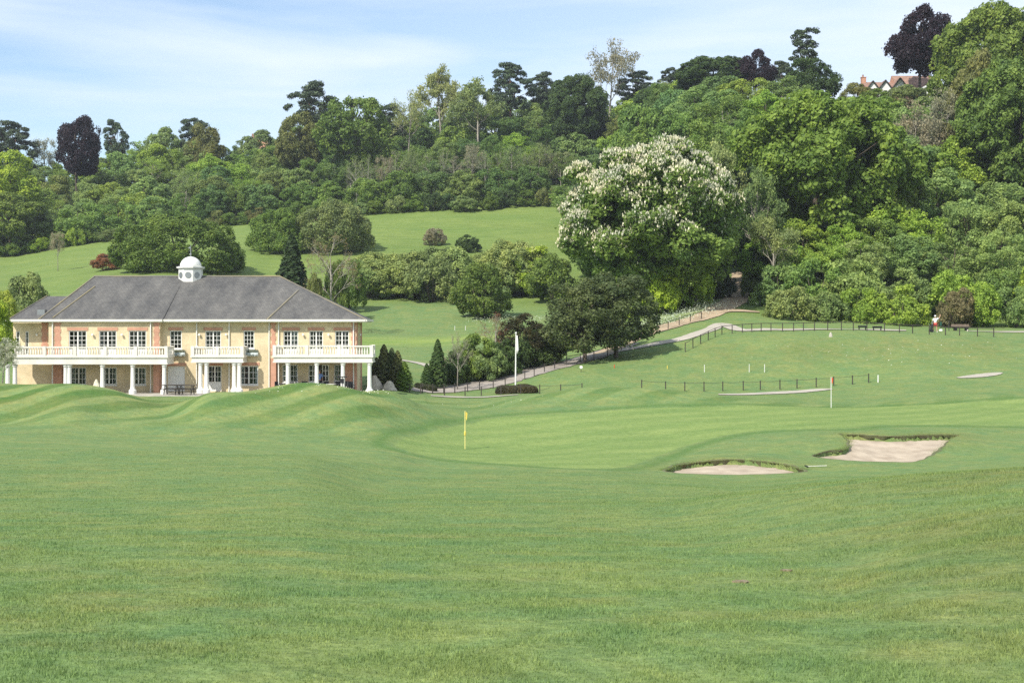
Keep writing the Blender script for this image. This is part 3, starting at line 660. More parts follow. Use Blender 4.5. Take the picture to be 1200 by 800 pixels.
        nrm = unit(dd + rdir(r, n)*.7); val = np.clip(.3*q+.7*r.random(n), 0, 1); size = .22
        mb.tube([(0, 0, -.3), (0, 0, H_*.9)], [.12, .02], 6)
    else:                      # airy, birch, budding and bare trees: real branching
        bare = kind == 'bare'
        H_, W_ = 13.0, 10.0; bark = M['bark_pale']; c0 = .28 if kind != 'thicket' else .1
        e = skeleton(r, mb, H_, .2, c0, .42, 4 if not bare else 4, 3 if not bare else 3)
        pts = np.array([tuple(p) for p, k in e if k <= 1]); sc = np.array([W_/max(4, np.ptp(pts[:, 0])), W_/max(4, np.ptp(pts[:, 1])), H_*.98/pts[:, 2].max()])
        n = dict(airy=9500, bare=1400, sparse=4200)[kind]; size = dict(airy=.34, bare=.22, sparse=.3)[kind]
        k = r.integers(0, len(pts), n); dd = rdir(r, n); pos = pts[k] + dd*(r.random(n)**.5*(.75 if not bare else .5))[:, None]*np.array([1, 1, .75])
        val = np.clip(.5*np.random.default_rng(seed+5).random(len(pts))[k] + .5*r.random(n), 0, 1); nrm = unit(dd*.5 + rdir(r, n)*.8 + np.array([0, 0, .3]))
        pos = pos*sc; mb.v = [(v[0]*sc[0], v[1]*sc[1], v[2]*sc[2] if v[2] > 0 else v[2]) for v in mb.v]
    V = leaf_quads(r, pos, nrm, size)
    H_ = float(np.percentile(pos[:, 2], 99.6)); W_ = float(np.percentile(pos[:, 0], 98.5) - np.percentile(pos[:, 0], 1.5) + np.percentile(pos[:, 1], 98.5) - np.percentile(pos[:, 1], 1.5))/2
    cm = quads_mesh('crown', V, 4, np.repeat(val, 4), M['needle'] if needle and kind != 'cone' else M['leaf'])
    tm = bpy.data.meshes.new('trunk'); tm.from_pydata(mb.v, [], mb.f); tm.materials.append(bark); tm.polygons.foreach_set('use_smooth', [True]*len(tm.polygons)); tm.update()
    return tm, cm, extra, W_, H_
NVAR = dict(broad=4, fine=3, beech=2, bigbroad=1, chestnut=1, shrub=4, bigshrub=2, pine=3, cedar=2, cone=2, airy=3, sparse=3, bare=2)
LIB = {}
def lib(kind, i):
    i %= NVAR[kind]
    if (kind, i) not in LIB:
        tm, cm, ex, W_, H_ = build_kind(kind, 100 + 17*i + sum(map(ord, kind)))
        root = empty('tree'); t = link_mesh('trunk', tm, root); c = link_mesh('crown', cm, root); x = link_mesh('blossom', ex, c) if ex else None
        LIB[(kind, i)] = [root, t, c, x, W_, H_, False]
    return LIB[(kind, i)]
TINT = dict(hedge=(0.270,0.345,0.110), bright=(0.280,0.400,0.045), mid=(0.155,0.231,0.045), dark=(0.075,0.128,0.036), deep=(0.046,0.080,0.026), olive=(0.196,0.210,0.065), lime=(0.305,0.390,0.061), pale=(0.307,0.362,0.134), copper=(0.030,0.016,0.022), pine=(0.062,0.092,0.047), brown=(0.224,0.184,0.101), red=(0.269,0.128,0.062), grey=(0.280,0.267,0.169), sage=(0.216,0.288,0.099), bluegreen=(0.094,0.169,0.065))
WORD = dict(hedge='pale olive', bright='bright green', mid='mid green', dark='dark green', deep='very dark green', olive='olive green', lime='yellow green', pale='pale green', copper='dark purple', pine='dark blue green',
            brown='brownish', red='reddish brown', grey='grey green', sage='soft sage green', bluegreen='deep bluish green')
KNAME = dict(broad='broadleaf_tree', fine='broadleaf_tree', beech='beech_tree', bigbroad='broadleaf_tree', chestnut='chestnut_tree', shrub='bush', bigshrub='bush', pine='pine_tree', cedar='conifer_tree', cone='conifer_tree', airy='ash_tree', sparse='birch_tree', bare='bare_tree')
vi = 0; ALL = []
def plant(kind, x, Y, w, h, tint, label, cat='tree', group=None, name=None, rot=None, var=None, sink=0.0, yscale=None, ratio=0):
    if h < ratio*w: sink += ratio*w - h; h = ratio*w
    global vi; vi += 1
    L_ = lib(kind, vi if var is None else var); root, t, c, x_, W_, H_, used = L_
    if not used: L_[6] = True; r_, t_, c_ = root, t, c; f_ = x_
    else:
        r_ = root.copy(); C.objects.link(r_); t_ = t.copy(); C.objects.link(t_); t_.parent = r_
        c_ = c.copy(); C.objects.link(c_); c_.parent = r_; f_ = None
        if x_: f_ = x_.copy(); C.objects.link(f_); f_.parent = c_
        for k in ('group', 'label', 'category'):
            if k in r_: del r_[k]
    r_.name = name or KNAME[kind]; ALL.append((r_, x/Y))
    z = h1(x, Y) - sink
    r_.location = (x, Y, z); r_.rotation_euler = (0, 0, random.uniform(0, 6.28) if rot is None else rot)
    s = .95 * w / W_; r_.scale = (s, yscale*s if yscale else s, h / H_)
    col = TINT[tint] if isinstance(tint, str) else tint; j = random.uniform(.88, 1.14)
    c_.color = (col[0]*j*random.uniform(.93, 1.07), col[1]*j, col[2]*j, 1)
    if f_: f_.color = (0.60, 0.58, 0.44, 1)
    tag(r_, label, cat, group); return r_
def tree(kind, px, top, wpx, Y, tint, label, hmin=2.0, hmax=40.0, **k):
    x = (px - CX) / F * Y; z0 = h1(x, Y); h = P(top, Y) - z0; hh = min(max(h, hmin), hmax)
    return plant(kind, x, Y, wpx / F * Y, hh, tint, label, **k)

# ---- trees one can pick out on the skyline and in the wood
tree('pine', 14, 143, 56, 425, 'pine', 'dark pine at the far left end of the skyline', name='pine_tree')
tree('pine', -16, 146, 52, 432, 'pine', 'dark pine cut by the left frame edge beside the skyline pine')
tree('sparse', 52, 162, 30, 430, 'grey', 'thin see-through tree on the skyline between the left pine and the purple beech', name='thin_tree')
tree('beech', 91, 138, 58, 396, 'copper', 'dark purple copper beech on the skyline above the left of the clubhouse', name='copper_beech_tree')
tree('pine', 134, 141, 26, 432, 'pine', 'small dark pine on the skyline just right of the left purple beech')
tree('broad', 10, 180, 74, 372, 'bright', 'large bright green tree at the left frame edge, upper of two', hmin=9)
tree('broad', 14, 226, 78, 350, 'mid', 'large mid green tree at the left frame edge, lower of two')
tree('broad', 190, 150, 48, 425, 'sage', 'soft green rounded tree on the skyline left of the cupola')
tree('pine', 228, 139, 40, 432, 'pine', 'dark flat-topped pine on the skyline above the white cupola')
tree('broad', 240, 146, 46, 420, 'olive', 'olive tree on the skyline covering the right of the flat-topped pine')
tree('pine', 369, 98, 58, 405, 'pine', 'broad dark pine standing clear on the skyline above the upper meadow')
tree('broad', 303, 153, 54, 440, 'sage', 'soft green tree on the skyline hiding the walls of the far cottage')
tree('broad', 350, 132, 52, 396, 'olive', 'olive brown tree right under the lone skyline pine')
tree('broad', 413, 114, 84, 390, 'mid', 'rounded green tree on the skyline right of the lone pine')
tree('pine', 458, 122, 34, 420, 'pine', 'small dark pine half hidden behind the airy skyline trees')
tree('sparse', 478, 106, 44, 402, 'pale', 'airy pale tree on the skyline, left of the tallest airy ash')
tree('airy', 518, 79, 52, 410, 'pale', 'tall airy pale ash standing above the wood on the middle skyline')
tree('airy', 560, 92, 64, 398, 'sage', 'broad airy sage ash on the middle skyline left of the flat pine')
tree('pine', 597, 74, 54, 420, 'pine', 'broad flat-topped dark pine on the middle skyline')
tree('pine', 637, 86, 38, 425, 'pine', 'dark pine right of the broad flat-topped pine on the skyline')
tree('bigbroad', 676, 92, 72, 395, 'dark', 'dense dark rounded tree below the middle skyline above the flowering chestnut')
tree('sparse', 713, 46, 62, 415, 'grey', 'tallest thin grey green tree reaching above the middle skyline', var=1)
tree('pine', 746, 84, 40, 420, 'pine', 'dark pine right of the tallest thin grey tree')
tree('pine', 787, 80, 30, 395, 'pine', 'slim dark pine with sky around its crown, left of the dark broad tree')
tree('broad', 764, 102, 42, 380, 'dark', 'dark green tree beneath the slim skyline pine')
tree('bigbroad', 838, 70, 88, 352, 'dark', 'wide dark green tree on the skyline left of the small purple beech', hmin=12)
tree('beech', 885, 59, 42, 345, 'copper', 'small dark purple beech on the skyline left of the tall conifer', name='copper_beech_tree')
tree('pine', 916, 72, 36, 352, 'pine', 'dark pine between the small purple beech and the tall conifer')
tree('cedar', 943, 34, 42, 322, 'pine', 'tall irregular dark conifer standing clear against the sky')
tree('broad', 952, 70, 60, 314, 'dark', 'dark green tree at the foot of the tall skyline conifer', hmin=8)
tree('broad', 1004, 97, 34, 292, 'olive', 'yellowish bush-like tree beside the chimney of the hilltop house', hmin=4)
tree('beech', 1077, 9, 76, 304, 'copper', 'large dark purple copper beech with bare trunk in front of the hilltop house', name='copper_beech_tree', hmin=17, var=1)
tree('bigbroad', 1172, 8, 150, 262, 'mid', 'large green tree on the skyline at the upper right', hmin=15)
tree('bigbroad', 1250, 4, 140, 256, 'dark', 'dark green tree cut by the upper right corner of the photo', hmin=15)
tree('broad', 1142, 62, 70, 238, 'olive', 'olive green tree beneath the big skyline tree at the upper right', hmin=8)
tree('bigbroad', 1200, 72, 150, 228, (.17,.26,.055), 'bright green wide tree at the right edge below the skyline tree', hmin=12)
tree('bigbroad', 962, 113, 208, 207, (.165,.265,.045), 'huge bright green rounded tree in the middle of the right hillside', hmin=18, var=0)
tree('bigbroad', 905, 150, 90, 222, 'mid', 'green tree behind the left shoulder of the huge rounded tree')
tree('bigbroad', 1035, 165, 80, 212, 'mid', 'green tree at the right shoulder of the huge rounded tree')
tree('sparse', 1072, 118, 70, 236, 'grey', 'grey budding tree below the big copper beech', hmin=8)
tree('sparse', 1105, 105, 70, 240, 'grey', 'second grey budding tree, right of the copper beech trunk', hmin=8)
tree('airy', 885, 200, 62, 186, 'sage', 'pale thin-stemmed tree at the right of the dark track opening', hmin=13)
tree('airy', 905, 255, 52, 178, 'pale', 'pale leafy tree just right of the dark track opening', hmin=8)
tree('bigbroad', 872, 232, 90, 204, 'deep', 'very dark shaded tree over the opening where the track enters the wood', hmin=15)  # shade of the track opening put into the deep leaf tint
tree('broad', 850, 262, 66, 193, 'deep', 'very dark shaded tree left of the track opening', hmin=10)  # deep tint again carries the opening's shade as leaf colour
tree('broad', 893, 290, 44, 186, 'dark', 'dark green low tree right behind the track opening')
tree('airy', 840, 168, 60, 200, 'pale', 'pale green tree rising behind the right of the flowering chestnut', hmin=18)
# ---- the trees standing in front
tree('chestnut', 764, 172, 208, 176, (.17,.275,.06), 'huge chestnut covered in white blossom beside the dirt track', hmin=19, rot=0.0, name='chestnut_tree')
tree('fine', 686, 318, 104, 141, (.100,.128,.046), 'left of the two joined dark trees beside the path', rot=1.0, var=0, sink=.9)
tree('fine', 722, 310, 100, 143, (.100,.128,.046), 'right of the two joined dark trees beside the path', rot=2.2, var=1, sink=.9)
tree('bigshrub', 210, 255, 136, 256, 'mid', 'wide mid green domed bush right behind the clubhouse roof', cat='bush', rot=0.2, hmin=10)
tree('bigshrub', 325, 246, 74, 288, 'mid', 'round mid green tree behind the right half of the clubhouse', hmin=8)
tree('bigshrub', 390, 243, 100, 290, 'sage', 'soft green rounded willow on the meadow right of the clubhouse roof', cat='bush', rot=2.0, hmin=10)
tree('cone', 342, 276, 34, 205, 'deep', 'dark narrow conifer behind the right end of the clubhouse roof', hmin=7)
tree('bare', 388, 274, 62, 192, 'brown', 'leaning pale tree with bare branches beside the clubhouse roof')
tree('shrub', 370, 322, 26, 190, 'olive', 'low olive bush at the foot of the leaning bare tree', cat='bush')
tree('shrub', 392, 308, 32, 210, 'mid', 'small green bush right behind the leaning bare tree', cat='bush')
tree('shrub', 126, 303, 34, 268, 'red', 'dark red bush above the left end of the roof ridge', cat='bush', hmin=3)
for i, (px, top, w, Y, t, lb) in enumerate([(600, 284, 112, 246, 'hedge', 'wide pale olive bush behind the right part of the hedge band'), (452, 297, 104, 240, 'hedge', 'wide pale olive domed bush filling the left of the hedge band'), (514, 291, 92, 246, 'sage', 'wide sage bush filling the middle of the hedge band'), (434, 306, 58, 236, 'hedge', 'olive domed bush at the left end of the hedge band below the upper meadow'), (478, 296, 74, 238, 'hedge', 'tall olive bush, second from the left in the hedge band'),
        (506, 302, 60, 232, 'sage', 'mid green bush in the hedge band left of the round bush'), (530, 291, 60, 242, 'hedge', 'pale olive bush in the hedge band below the two small meadow bushes'), (588, 298, 60, 240, 'hedge', 'soft green bush in the hedge band above the round bush'),
        (622, 290, 74, 242, 'bright', 'light green wide bush at the right end of the hedge band'), (650, 300, 60, 230, 'mid', 'green bush in the hedge band touching the flowering chestnut'),
        (565, 309, 64, 214, 'mid', 'round green bush with pale flowers standing alone on the lower meadow'), (508, 268, 24, 300, 'grey', 'left of two tiny bushes on the upper meadow'), (549, 275, 27, 292, 'dark', 'right of two tiny bushes on the upper meadow'),
        (28, 320, 54, 200, 'sage', 'green tree-like bush behind the left end of the roof'), (2, 342, 50, 165, 'lime', 'yellow green bush at the left frame edge by the roof'),
        (408, 306, 40, 222, 'mid', 'green bush between the willow and the hedge band')]):
    tree('bigshrub' if w > 90 else 'shrub', px, top, w*1.05, Y, t, lb, cat='bush', hmin=2.5)
tree('sparse', 68, 272, 18, 278, 'grey', 'small thin sapling alone on the left meadow', name='sapling', hmin=5)
tree('broad', -14, 352, 62, 104, 'bright', 'leafy green tree cut by the left frame edge in front of the clubhouse', hmin=6, var=2)
tree('sparse', 2, 396, 38, 101, (0.45, 0.47, 0.36), 'small tree with pale blossom in front of the left balcony', hmin=3.4, name='blossom_tree')
# clump by the drive
for px, top, w, Y, t, lb in [(598, 398, 50, 139, 'dark', 'dark bush in the clump directly behind the flagpole'), (624, 396, 44, 142, 'dark', 'dark bush in the clump just right of the flagpole'), (545, 408, 40, 133, 'mid', 'low green bush in the clump under the bare shrub'), (645, 398, 36, 147, 'mid', 'green bush at the right end of the clump by the drive'), (572, 408, 40, 133, 'sage', 'low sage bush at the front of the clump by the drive')]:
    tree('shrub', px, top, w, Y, t, lb, cat='bush', hmin=2)
for px, top, w, t, lb in [(1062, 99, 44, 'sage', 'soft green treetop hiding the lower walls of the hilltop house'), (1030, 104, 44, 'mid', 'mid green treetop below the dormers of the hilltop house'), (1100, 104, 36, 'sage', 'soft green treetop in front of the white flat roofed house')]:
    tree('broad', px, top, w, 288, t, lb, hmin=5)
tree('cone', 513, 398, 18, 128, 'dark', 'slim dark conifer at the left end of the clump by the drive', hmin=3)
tree('cone', 500, 426, 12, 127, 'dark', 'tiny dark conifer left of the clump by the drive', hmin=1.2)
tree('bare', 536, 389, 34, 127, 'grey', 'white stemmed bare shrub in front of the clump by the drive')
tree('shrub', 558, 392, 50, 134, 'mid', 'green bush in the clump by the drive, behind the bare shrub', cat='bush')
tree('shrub', 525, 412, 42, 131, 'dark', 'dark green bush under the white stemmed bare shrub', cat='bush', hmin=2)
tree('bare', 582, 366, 42, 142, 'red', 'pinkish bare tree rising behind the clump by the drive')
tree('fine', 611, 368, 60, 142, (0.060, 0.060, 0.022), 'dark olive tree in the clump behind the white flagpole')
tree('shrub', 584, 402, 50, 135, 'dark', 'dark bush in the clump left of the white flagpole', cat='bush', hmin=3)
tree('fine', 638, 378, 46, 147, 'deep', 'very dark small tree between the flagpole and the joined dark trees')
tree('shrub', 664, 385, 36, 158, 'mid', 'low green bush seen beneath the joined dark trees', cat='bush')
for i, (px, top, w, Y, t) in enumerate([(441, 419, 13, 121, 'olive'), (450, 404, 14, 120, (.16,.19,.075)), (459, 408, 13, 120, (.13,.18,.08)), (466, 411, 13, 119, (.17,.18,.07)), (474, 424, 13, 118, 'mid')]):
    tree('cone', px, top, w*1.3, Y, t, '%s small conifer at the right end of the clubhouse' % ['low olive leftmost', 'tall dark', 'bluish', 'rightmost tall', 'low mid green rightmost'][i], group='small conifers beside the clubhouse', name='conifer_shrub', hmin=1.2)

# ---- the wood on the hill, row by row
def pick(ws): return random.choices([a for a, b in ws], [b for a, b in ws])[0]
def interp(x, pts): return float(np.interp(x, [p[0] for p in pts], [p[1] for p in pts]))
EDGE = [(-60, 302), (0, 299), (75, 288), (130, 281), (188, 272), (250, 264), (340, 256), (450, 248), (505, 244), (620, 240), (860, 236)]
SKY_ = [(-60, 176), (0, 182), (60, 190), (110, 178), (150, 166), (190, 152), (240, 152), (280, 166), (320, 158), (350, 140), (400, 126), (450, 140), (500, 122), (560, 102), (620, 104), (680, 96), (740, 98), (800, 100), (860, 92)]
BAND = [(-999, 60, 'at the far left of the wood'), (60, 130, 'beneath the left copper beech'), (130, 200, 'above the left of the clubhouse ridge'), (200, 265, 'above the white cupola'), (265, 330, 'above the right of the clubhouse ridge'), (330, 400, 'beneath the lone skyline pine'),
        (400, 460, 'above the left end of the upper meadow'), (460, 520, 'above the left tiny meadow bush'), (520, 580, 'above the right tiny meadow bush'), (580, 645, 'above the right end of the upper meadow'), (645, 720, 'above the left of the flowering chestnut'), (720, 900, 'above the right of the flowering chestnut')]
SOFT = [t for t in TINT if t not in ('copper', 'pine', 'deep')]
def soften(t):
    return tuple(1.10*(.60*a + .40*b) for a, b in zip(TINT[t], (.180, .285, .070)))
def wood_label(tint, noun, row, px, bands):
    b = next((t for a, c, t in bands if a <= px < c), bands[-1][2])
    base = '%s %s, %s, %s' % (WORD[tint], noun, row, b)
    return base.replace(' the ', ' ').replace('just below', 'below')
NR = 6
for k in range(NR):
    t = k/(NR-1); Y = 356 + 82*t; px = -40 + random.uniform(0, 20)
    while px < 850:
        lo = interp(px, EDGE) - 40; hi = interp(px, SKY_) + 4
        top = lo + (hi - lo)*t + random.uniform(-7, 7)
        if k == NR-1: top = hi + random.uniform(-3, 9)
        darkside = px > 380
        w = random.uniform(30, 66)
        if not (640 < px < 850 and top > 200):
            kind = pick([('broad', 5), ('fine', 4), ('airy', 2.2 if t > .2 else 1), ('sparse', 1.6 if .1 < t < .6 else .8)])
            if px < 200: ws = [('sage', 4), ('mid', 2), ('bright', 3.5), ('lime', 1.6), ('olive', 1.4), ('pale', 1.6)]
            elif px < 380: ws = [('sage', 4), ('mid', 4), ('olive', 2.5), ('bluegreen', 1.2), ('dark', 1.5), ('bright', 1.2)]
            else: ws = [('mid', 5), ('dark', 2.0), ('bluegreen', 1.6), ('sage', 3.0), ('olive', 1.3), ('grey', .8), ('bright', .8)]
            tint = pick(ws)
            if t < .2: tint = pick([('mid', 3), ('dark', 3), ('bluegreen', 2), ('olive', 1)]) if px > 200 else pick([('mid', 3), ('sage', 3), ('lime', 1.3), ('bright', 2)])
            noun = {'broad': 'rounded tree', 'fine': 'leafy tree', 'airy': 'airy tree', 'sparse': 'thin-stemmed tree'}[kind]
            row = ['lowest row of wood', 'second row of wood', 'third row of wood', 'fourth row of wood', 'just below skyline', 'on skyline'][k]
            tree(kind, px, top, w, Y + random.uniform(-4, 4), soften(tint), wood_label(tint, noun, row, px, BAND), hmin=8, hmax=19, ratio=1.1, group='trees of the long hillside wood', name='woodland_tree')
        px += w*random.uniform(.68, .88) if k < NR-1 else w*.8
# pale slender stems showing above the lowest row
px = 418
while px < 685:
    tree('sparse' if random.random() < .6 else 'bare', px, random.uniform(168, 186), random.uniform(20, 30), 366 + random.uniform(-3, 3), pick([('grey', 2), ('sage', 2), ('mid', 1)]), 'slender pale tree low in wood, ' + wood_label('mid', '', '', px, BAND).split(', ')[-1], hmin=9, group='slender pale trees in the hillside wood', name='slender_tree')
    px += random.uniform(12, 20)
# undergrowth along the lower edge
px = -30
while px < 670:
    w = random.uniform(20, 34); ti = pick([('dark', 3), ('mid', 3), ('sage', 1.5), ('olive', 1.5)] if px > 200 else [('mid', 3), ('sage', 3), ('bright', 1.5), ('lime', 1)])
    Y = 349 + random.uniform(-2, 2); e = interp(px, EDGE)
    tree('shrub', px, e - random.uniform(12, 19), w, Y, ti, wood_label(ti, 'bush', 'at foot of wood', px, BAND), cat='bush', hmin=2.5, hmax=6, group='bushes at the foot of the hillside wood', name='bush')
    px += w*.85
RB = [(-999, 880, 'over the dark track opening'), (880, 930, 'right of the dark track opening'), (930, 975, 'behind the left part of the upper fence'), (975, 1020, 'behind the middle of the upper fence'), (1020, 1065, 'behind the right part of the upper fence'), (1065, 1125, 'behind the golfer'), (1125, 1175, 'right of the golfer'), (1175, 2000, 'at the right edge')]
rows = [(166, 922, 1250, 338, 8, 46, 'shrub', 3, 'front row'), (175, 912, 1260, 312, 9, 52, 'shrub', 4, 'second row'), (187, 905, 1270, 278, 9, 60, 'mix', 6, 'third row'),
        (200, 1030, 1270, 243, 10, 62, 'mix', 7, 'fourth row'), (214, 1050, 1270, 205, 10, 66, 'mix', 8, 'fifth row'), (228, 1060, 1150, 165, 9, 62, 'mix', 8, 'high up'),
        (246, 1000, 1140, 128, 6, 58, 'mix', 8, 'near the top'), (272, 850, 1130, 112, 5, 56, 'mix', 8, 'near the top'), (240, 830, 920, 140, 8, 60, 'mix', 8, 'near the top'), (310, 815, 968, 98, 6, 58, 'mix', 8, 'under skyline'), (232, 700, 850, 205, 6, 60, 'mix', 8, 'inner part'), (262, 690, 860, 172, 6, 56, 'mix', 8, 'middle part'), (292, 690, 870, 146, 6, 54, 'mix', 8, 'upper part'), (322, 690, 870, 118, 6, 52, 'mix', 8, 'upper edge'), (196, 890, 1045, 262, 6, 60, 'mix', 7, 'shaded row'), (207, 1000, 1060, 235, 6, 60, 'mix', 7, 'sheltered row')]
reddone = False
for Y, x0, x1, top, j, w0, kd, hm, rw in rows:
    px = x0
    while px < x1:
        w = w0*random.uniform(.95, 1.4)
        kind = 'shrub' if kd == 'shrub' else pick([('broad', 5), ('fine', 3), ('airy', 1.2), ('shrub', 1)])
        tint = pick([('bright', 4), ('mid', 2.2), ('sage', 3.2), ('hedge', 1.2), ('lime', .7), ('pale', 1.6)])
        if Y > 225 and px < 870: tint = pick([('sage', 2), ('mid', 4), ('dark', 3), ('bluegreen', 2)])
        if Y == 166 and 1085 < px and not reddone: tint = 'red'; reddone = True; px = 1118; w = 44
        if Y == 166 and px < 945: tint = 'pale'
        noun = {'broad': 'rounded tree', 'fine': 'leafy tree', 'airy': 'airy tree', 'shrub': 'bush'}[kind]
        tree(kind, px, top + random.uniform(-j, j), w, Y + random.uniform(-2.5, 2.5), soften(tint) if tint != 'red' else (.25,.215,.10), wood_label(tint, noun, rw + ' of right hillside', px, RB), cat='bush' if kind == 'shrub' else 'tree',
             hmin=hm, hmax=15, ratio=.85, group='trees and bushes of the right hillside', name='bush' if kind == 'shrub' else 'woodland_tree')
        px += w*random.uniform(.66, .86)

for px, top, w, Y, t, lb in [(700, 300, 46, 178, 'mid', 'green bush at the left foot of the flowering chestnut'), (735, 305, 50, 173, 'bright', 'bright leafy bush below the middle of the flowering chestnut'), (772, 296, 56, 172, 'bright', 'bright leafy bush right of the joined dark trees'),
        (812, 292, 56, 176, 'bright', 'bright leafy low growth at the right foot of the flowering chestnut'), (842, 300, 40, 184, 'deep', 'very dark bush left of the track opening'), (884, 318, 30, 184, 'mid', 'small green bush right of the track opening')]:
    tree('shrub', px, top, w, Y, t, lb, cat='bush', hmin=3)
by = {}
for o, u in ALL: by.setdefault(o['label'], []).append((u, o))
for lb, l in by.items():
    if len(l) > 1:
        l.sort(key=lambda q: q[0]); w = {2: ['left one', 'right one'], 3: ['left one', 'middle one', 'right one']}.get(len(l), ['leftmost', 'second from left', 'third from left', 'fourth from left', 'fifth from left', 'sixth from left', 'seventh from left', 'eighth from left'])
        for i, (u, o) in enumerate(l): o['label'] = lb + ', ' + w[min(i, len(w)-1)]

# ---------------------------------------------------------------- clubhouse
def X(px, Y): return (px - CX) / F * Y
def wall_mat(name, c1, c2, mortar, dirt=0.25):
    m, n, b, o = mat_new(name); Lk = n.links.new
    tc = N(n, 'ShaderNodeTexCoord'); mp = N(n, 'ShaderNodeMapping'); mp.inputs['Rotation'].default_value = (R(90), 0, 0)
    sp = N(n, 'ShaderNodeSeparateXYZ'); cb = N(n, 'ShaderNodeCombineXYZ'); ad = N(n, 'ShaderNodeMath', operation='ADD')
    Lk(tc.outputs['Object'], sp.inputs[0]); Lk(sp.outputs[0], ad.inputs[0]); Lk(sp.outputs[1], ad.inputs[1]); Lk(ad.outputs[0], cb.inputs[0]); Lk(sp.outputs[2], cb.inputs[1])
    br = N(n, 'ShaderNodeTexBrick'); br.inputs['Scale'].default_value = 1.0; br.inputs['Brick Width'].default_value = .225; br.inputs['Row Height'].default_value = .075; br.inputs['Mortar Size'].default_value = .006
    br.inputs['Color1'].default_value = (*c1, 1); br.inputs['Color2'].default_value = (*c2, 1); br.inputs['Mortar'].default_value = (*mortar, 1); Lk(cb.outputs[0], br.inputs['Vector'])
    z = N(n, 'ShaderNodeTexNoise'); z.inputs['Scale'].default_value = 0.9; z.inputs['Detail'].default_value = 8; z.inputs['Roughness'].default_value = .65; Lk(tc.outputs['Object'], z.inputs['Vector'])
    r = N(n, 'ShaderNodeValToRGB'); r.color_ramp.elements[0].position = .3; r.color_ramp.elements[1].position = .65; r.color_ramp.elements[0].color = (1-dirt, 1-dirt, 1-dirt*1.2, 1); r.color_ramp.elements[1].color = (1.06, 1.04, 1.0, 1); Lk(z.outputs['Fac'], r.inputs[0])
    m2 = N(n, 'ShaderNodeMix', data_type='RGBA', blend_type='MULTIPLY'); m2.inputs[0].default_value = 1; Lk(br.outputs['Color'], m2.inputs[6]); Lk(r.outputs[0], m2.inputs[7]); Lk(m2.outputs[2], b.inputs['Base Color'])
    b.inputs['Roughness'].default_value = .9; b.inputs['Specular IOR Level'].default_value = .2
    return m
M['brick'] = wall_mat('yellow_brick', (0.67, 0.555, 0.365), (0.61, 0.50, 0.325), (0.64, 0.55, 0.39))
M['redbrick'] = wall_mat('red_brick', (0.54, 0.29, 0.20), (0.50, 0.26, 0.18), (0.54, 0.36, 0.27))
def slate():
    m, n, b, o = mat_new('roof_slate'); Lk = n.links.new; tc = N(n, 'ShaderNodeTexCoord')
    sp = N(n, 'ShaderNodeSeparateXYZ'); Lk(tc.outputs['Object'], sp.inputs[0]); cb = N(n, 'ShaderNodeCombineXYZ')
    ad = N(n, 'ShaderNodeMath', operation='MULTIPLY'); ad.inputs[1].default_value = 2.2; Lk(sp.outputs[2], ad.inputs[0]); Lk(sp.outputs[0], cb.inputs[0]); Lk(ad.outputs[0], cb.inputs[1])
    br = N(n, 'ShaderNodeTexBrick'); br.inputs['Scale'].default_value = 1; br.inputs['Brick Width'].default_value = .3; br.inputs['Row Height'].default_value = .26; br.inputs['Mortar Size'].default_value = .012
    br.inputs['Color1'].default_value = (.126, .124, .112, 1); br.inputs['Color2'].default_value = (.100, .098, .090, 1); br.inputs['Mortar'].default_value = (.06, .06, .065, 1); Lk(cb.outputs[0], br.inputs['Vector'])
    z = N(n, 'ShaderNodeTexNoise'); z.inputs['Scale'].default_value = .55; z.inputs['Detail'].default_value = 8; z.inputs['Roughness'].default_value = .7
    mp = N(n, 'ShaderNodeMapping'); mp.inputs['Scale'].default_value = (1.6, .5, .5); mp.inputs['Rotation'].default_value = (0, R(25), 0); Lk(tc.outputs['Object'], mp.inputs[0]); Lk(mp.outputs[0], z.inputs['Vector'])
    r = N(n, 'ShaderNodeValToRGB'); r.color_ramp.elements[0].position = .32; r.color_ramp.elements[1].position = .7; r.color_ramp.elements[0].color = (.62, .62, .64, 1); r.color_ramp.elements[1].color = (1.35, 1.3, 1.25, 1); Lk(z.outputs['Fac'], r.inputs[0])
    m2 = N(n, 'ShaderNodeMix', data_type='RGBA', blend_type='MULTIPLY'); m2.inputs[0].default_value = 1; Lk(br.outputs['Color'], m2.inputs[6]); Lk(r.outputs[0], m2.inputs[7]); Lk(m2.outputs[2], b.inputs['Base Color'])
    b.inputs['Roughness'].default_value = .75; b.inputs['Specular IOR Level'].default_value = .3
    return m
M['slate'] = slate()
def glass():
    m, n, b, o = mat_new('window_glass'); b.inputs['Base Color'].default_value = (.02, .025, .03, 1); b.inputs['Roughness'].default_value = .06
    t = N(n, 'ShaderNodeBsdfTransparent'); t.inputs[0].default_value = (.82, .86, .86, 1); g = N(n, 'ShaderNodeBsdfGlossy'); g.inputs['Roughness'].default_value = .05
    ms = N(n, 'ShaderNodeMixShader'); lw = N(n, 'ShaderNodeFresnel'); lw.inputs[0].default_value = 1.5
    n.links.new(lw.outputs[0], ms.inputs[0]); n.links.new(t.outputs[0], ms.inputs[1]); n.links.new(g.outputs[0], ms.inputs[2]); n.links.new(ms.outputs[0], o.inputs[0]); return m
M['glass'] = glass()
YL, YC, YR, YB = 112.1, 112.68, 112.45, 126.5        # front walls of the left, middle and right bays; rear wall
ORG = (X(225, YC), YC, GZ)
club = empty('clubhouse', ORG)
tag(club, 'long two storey yellow brick clubhouse with grey hipped roof, cream balconies and white domed cupola', 'clubhouse')
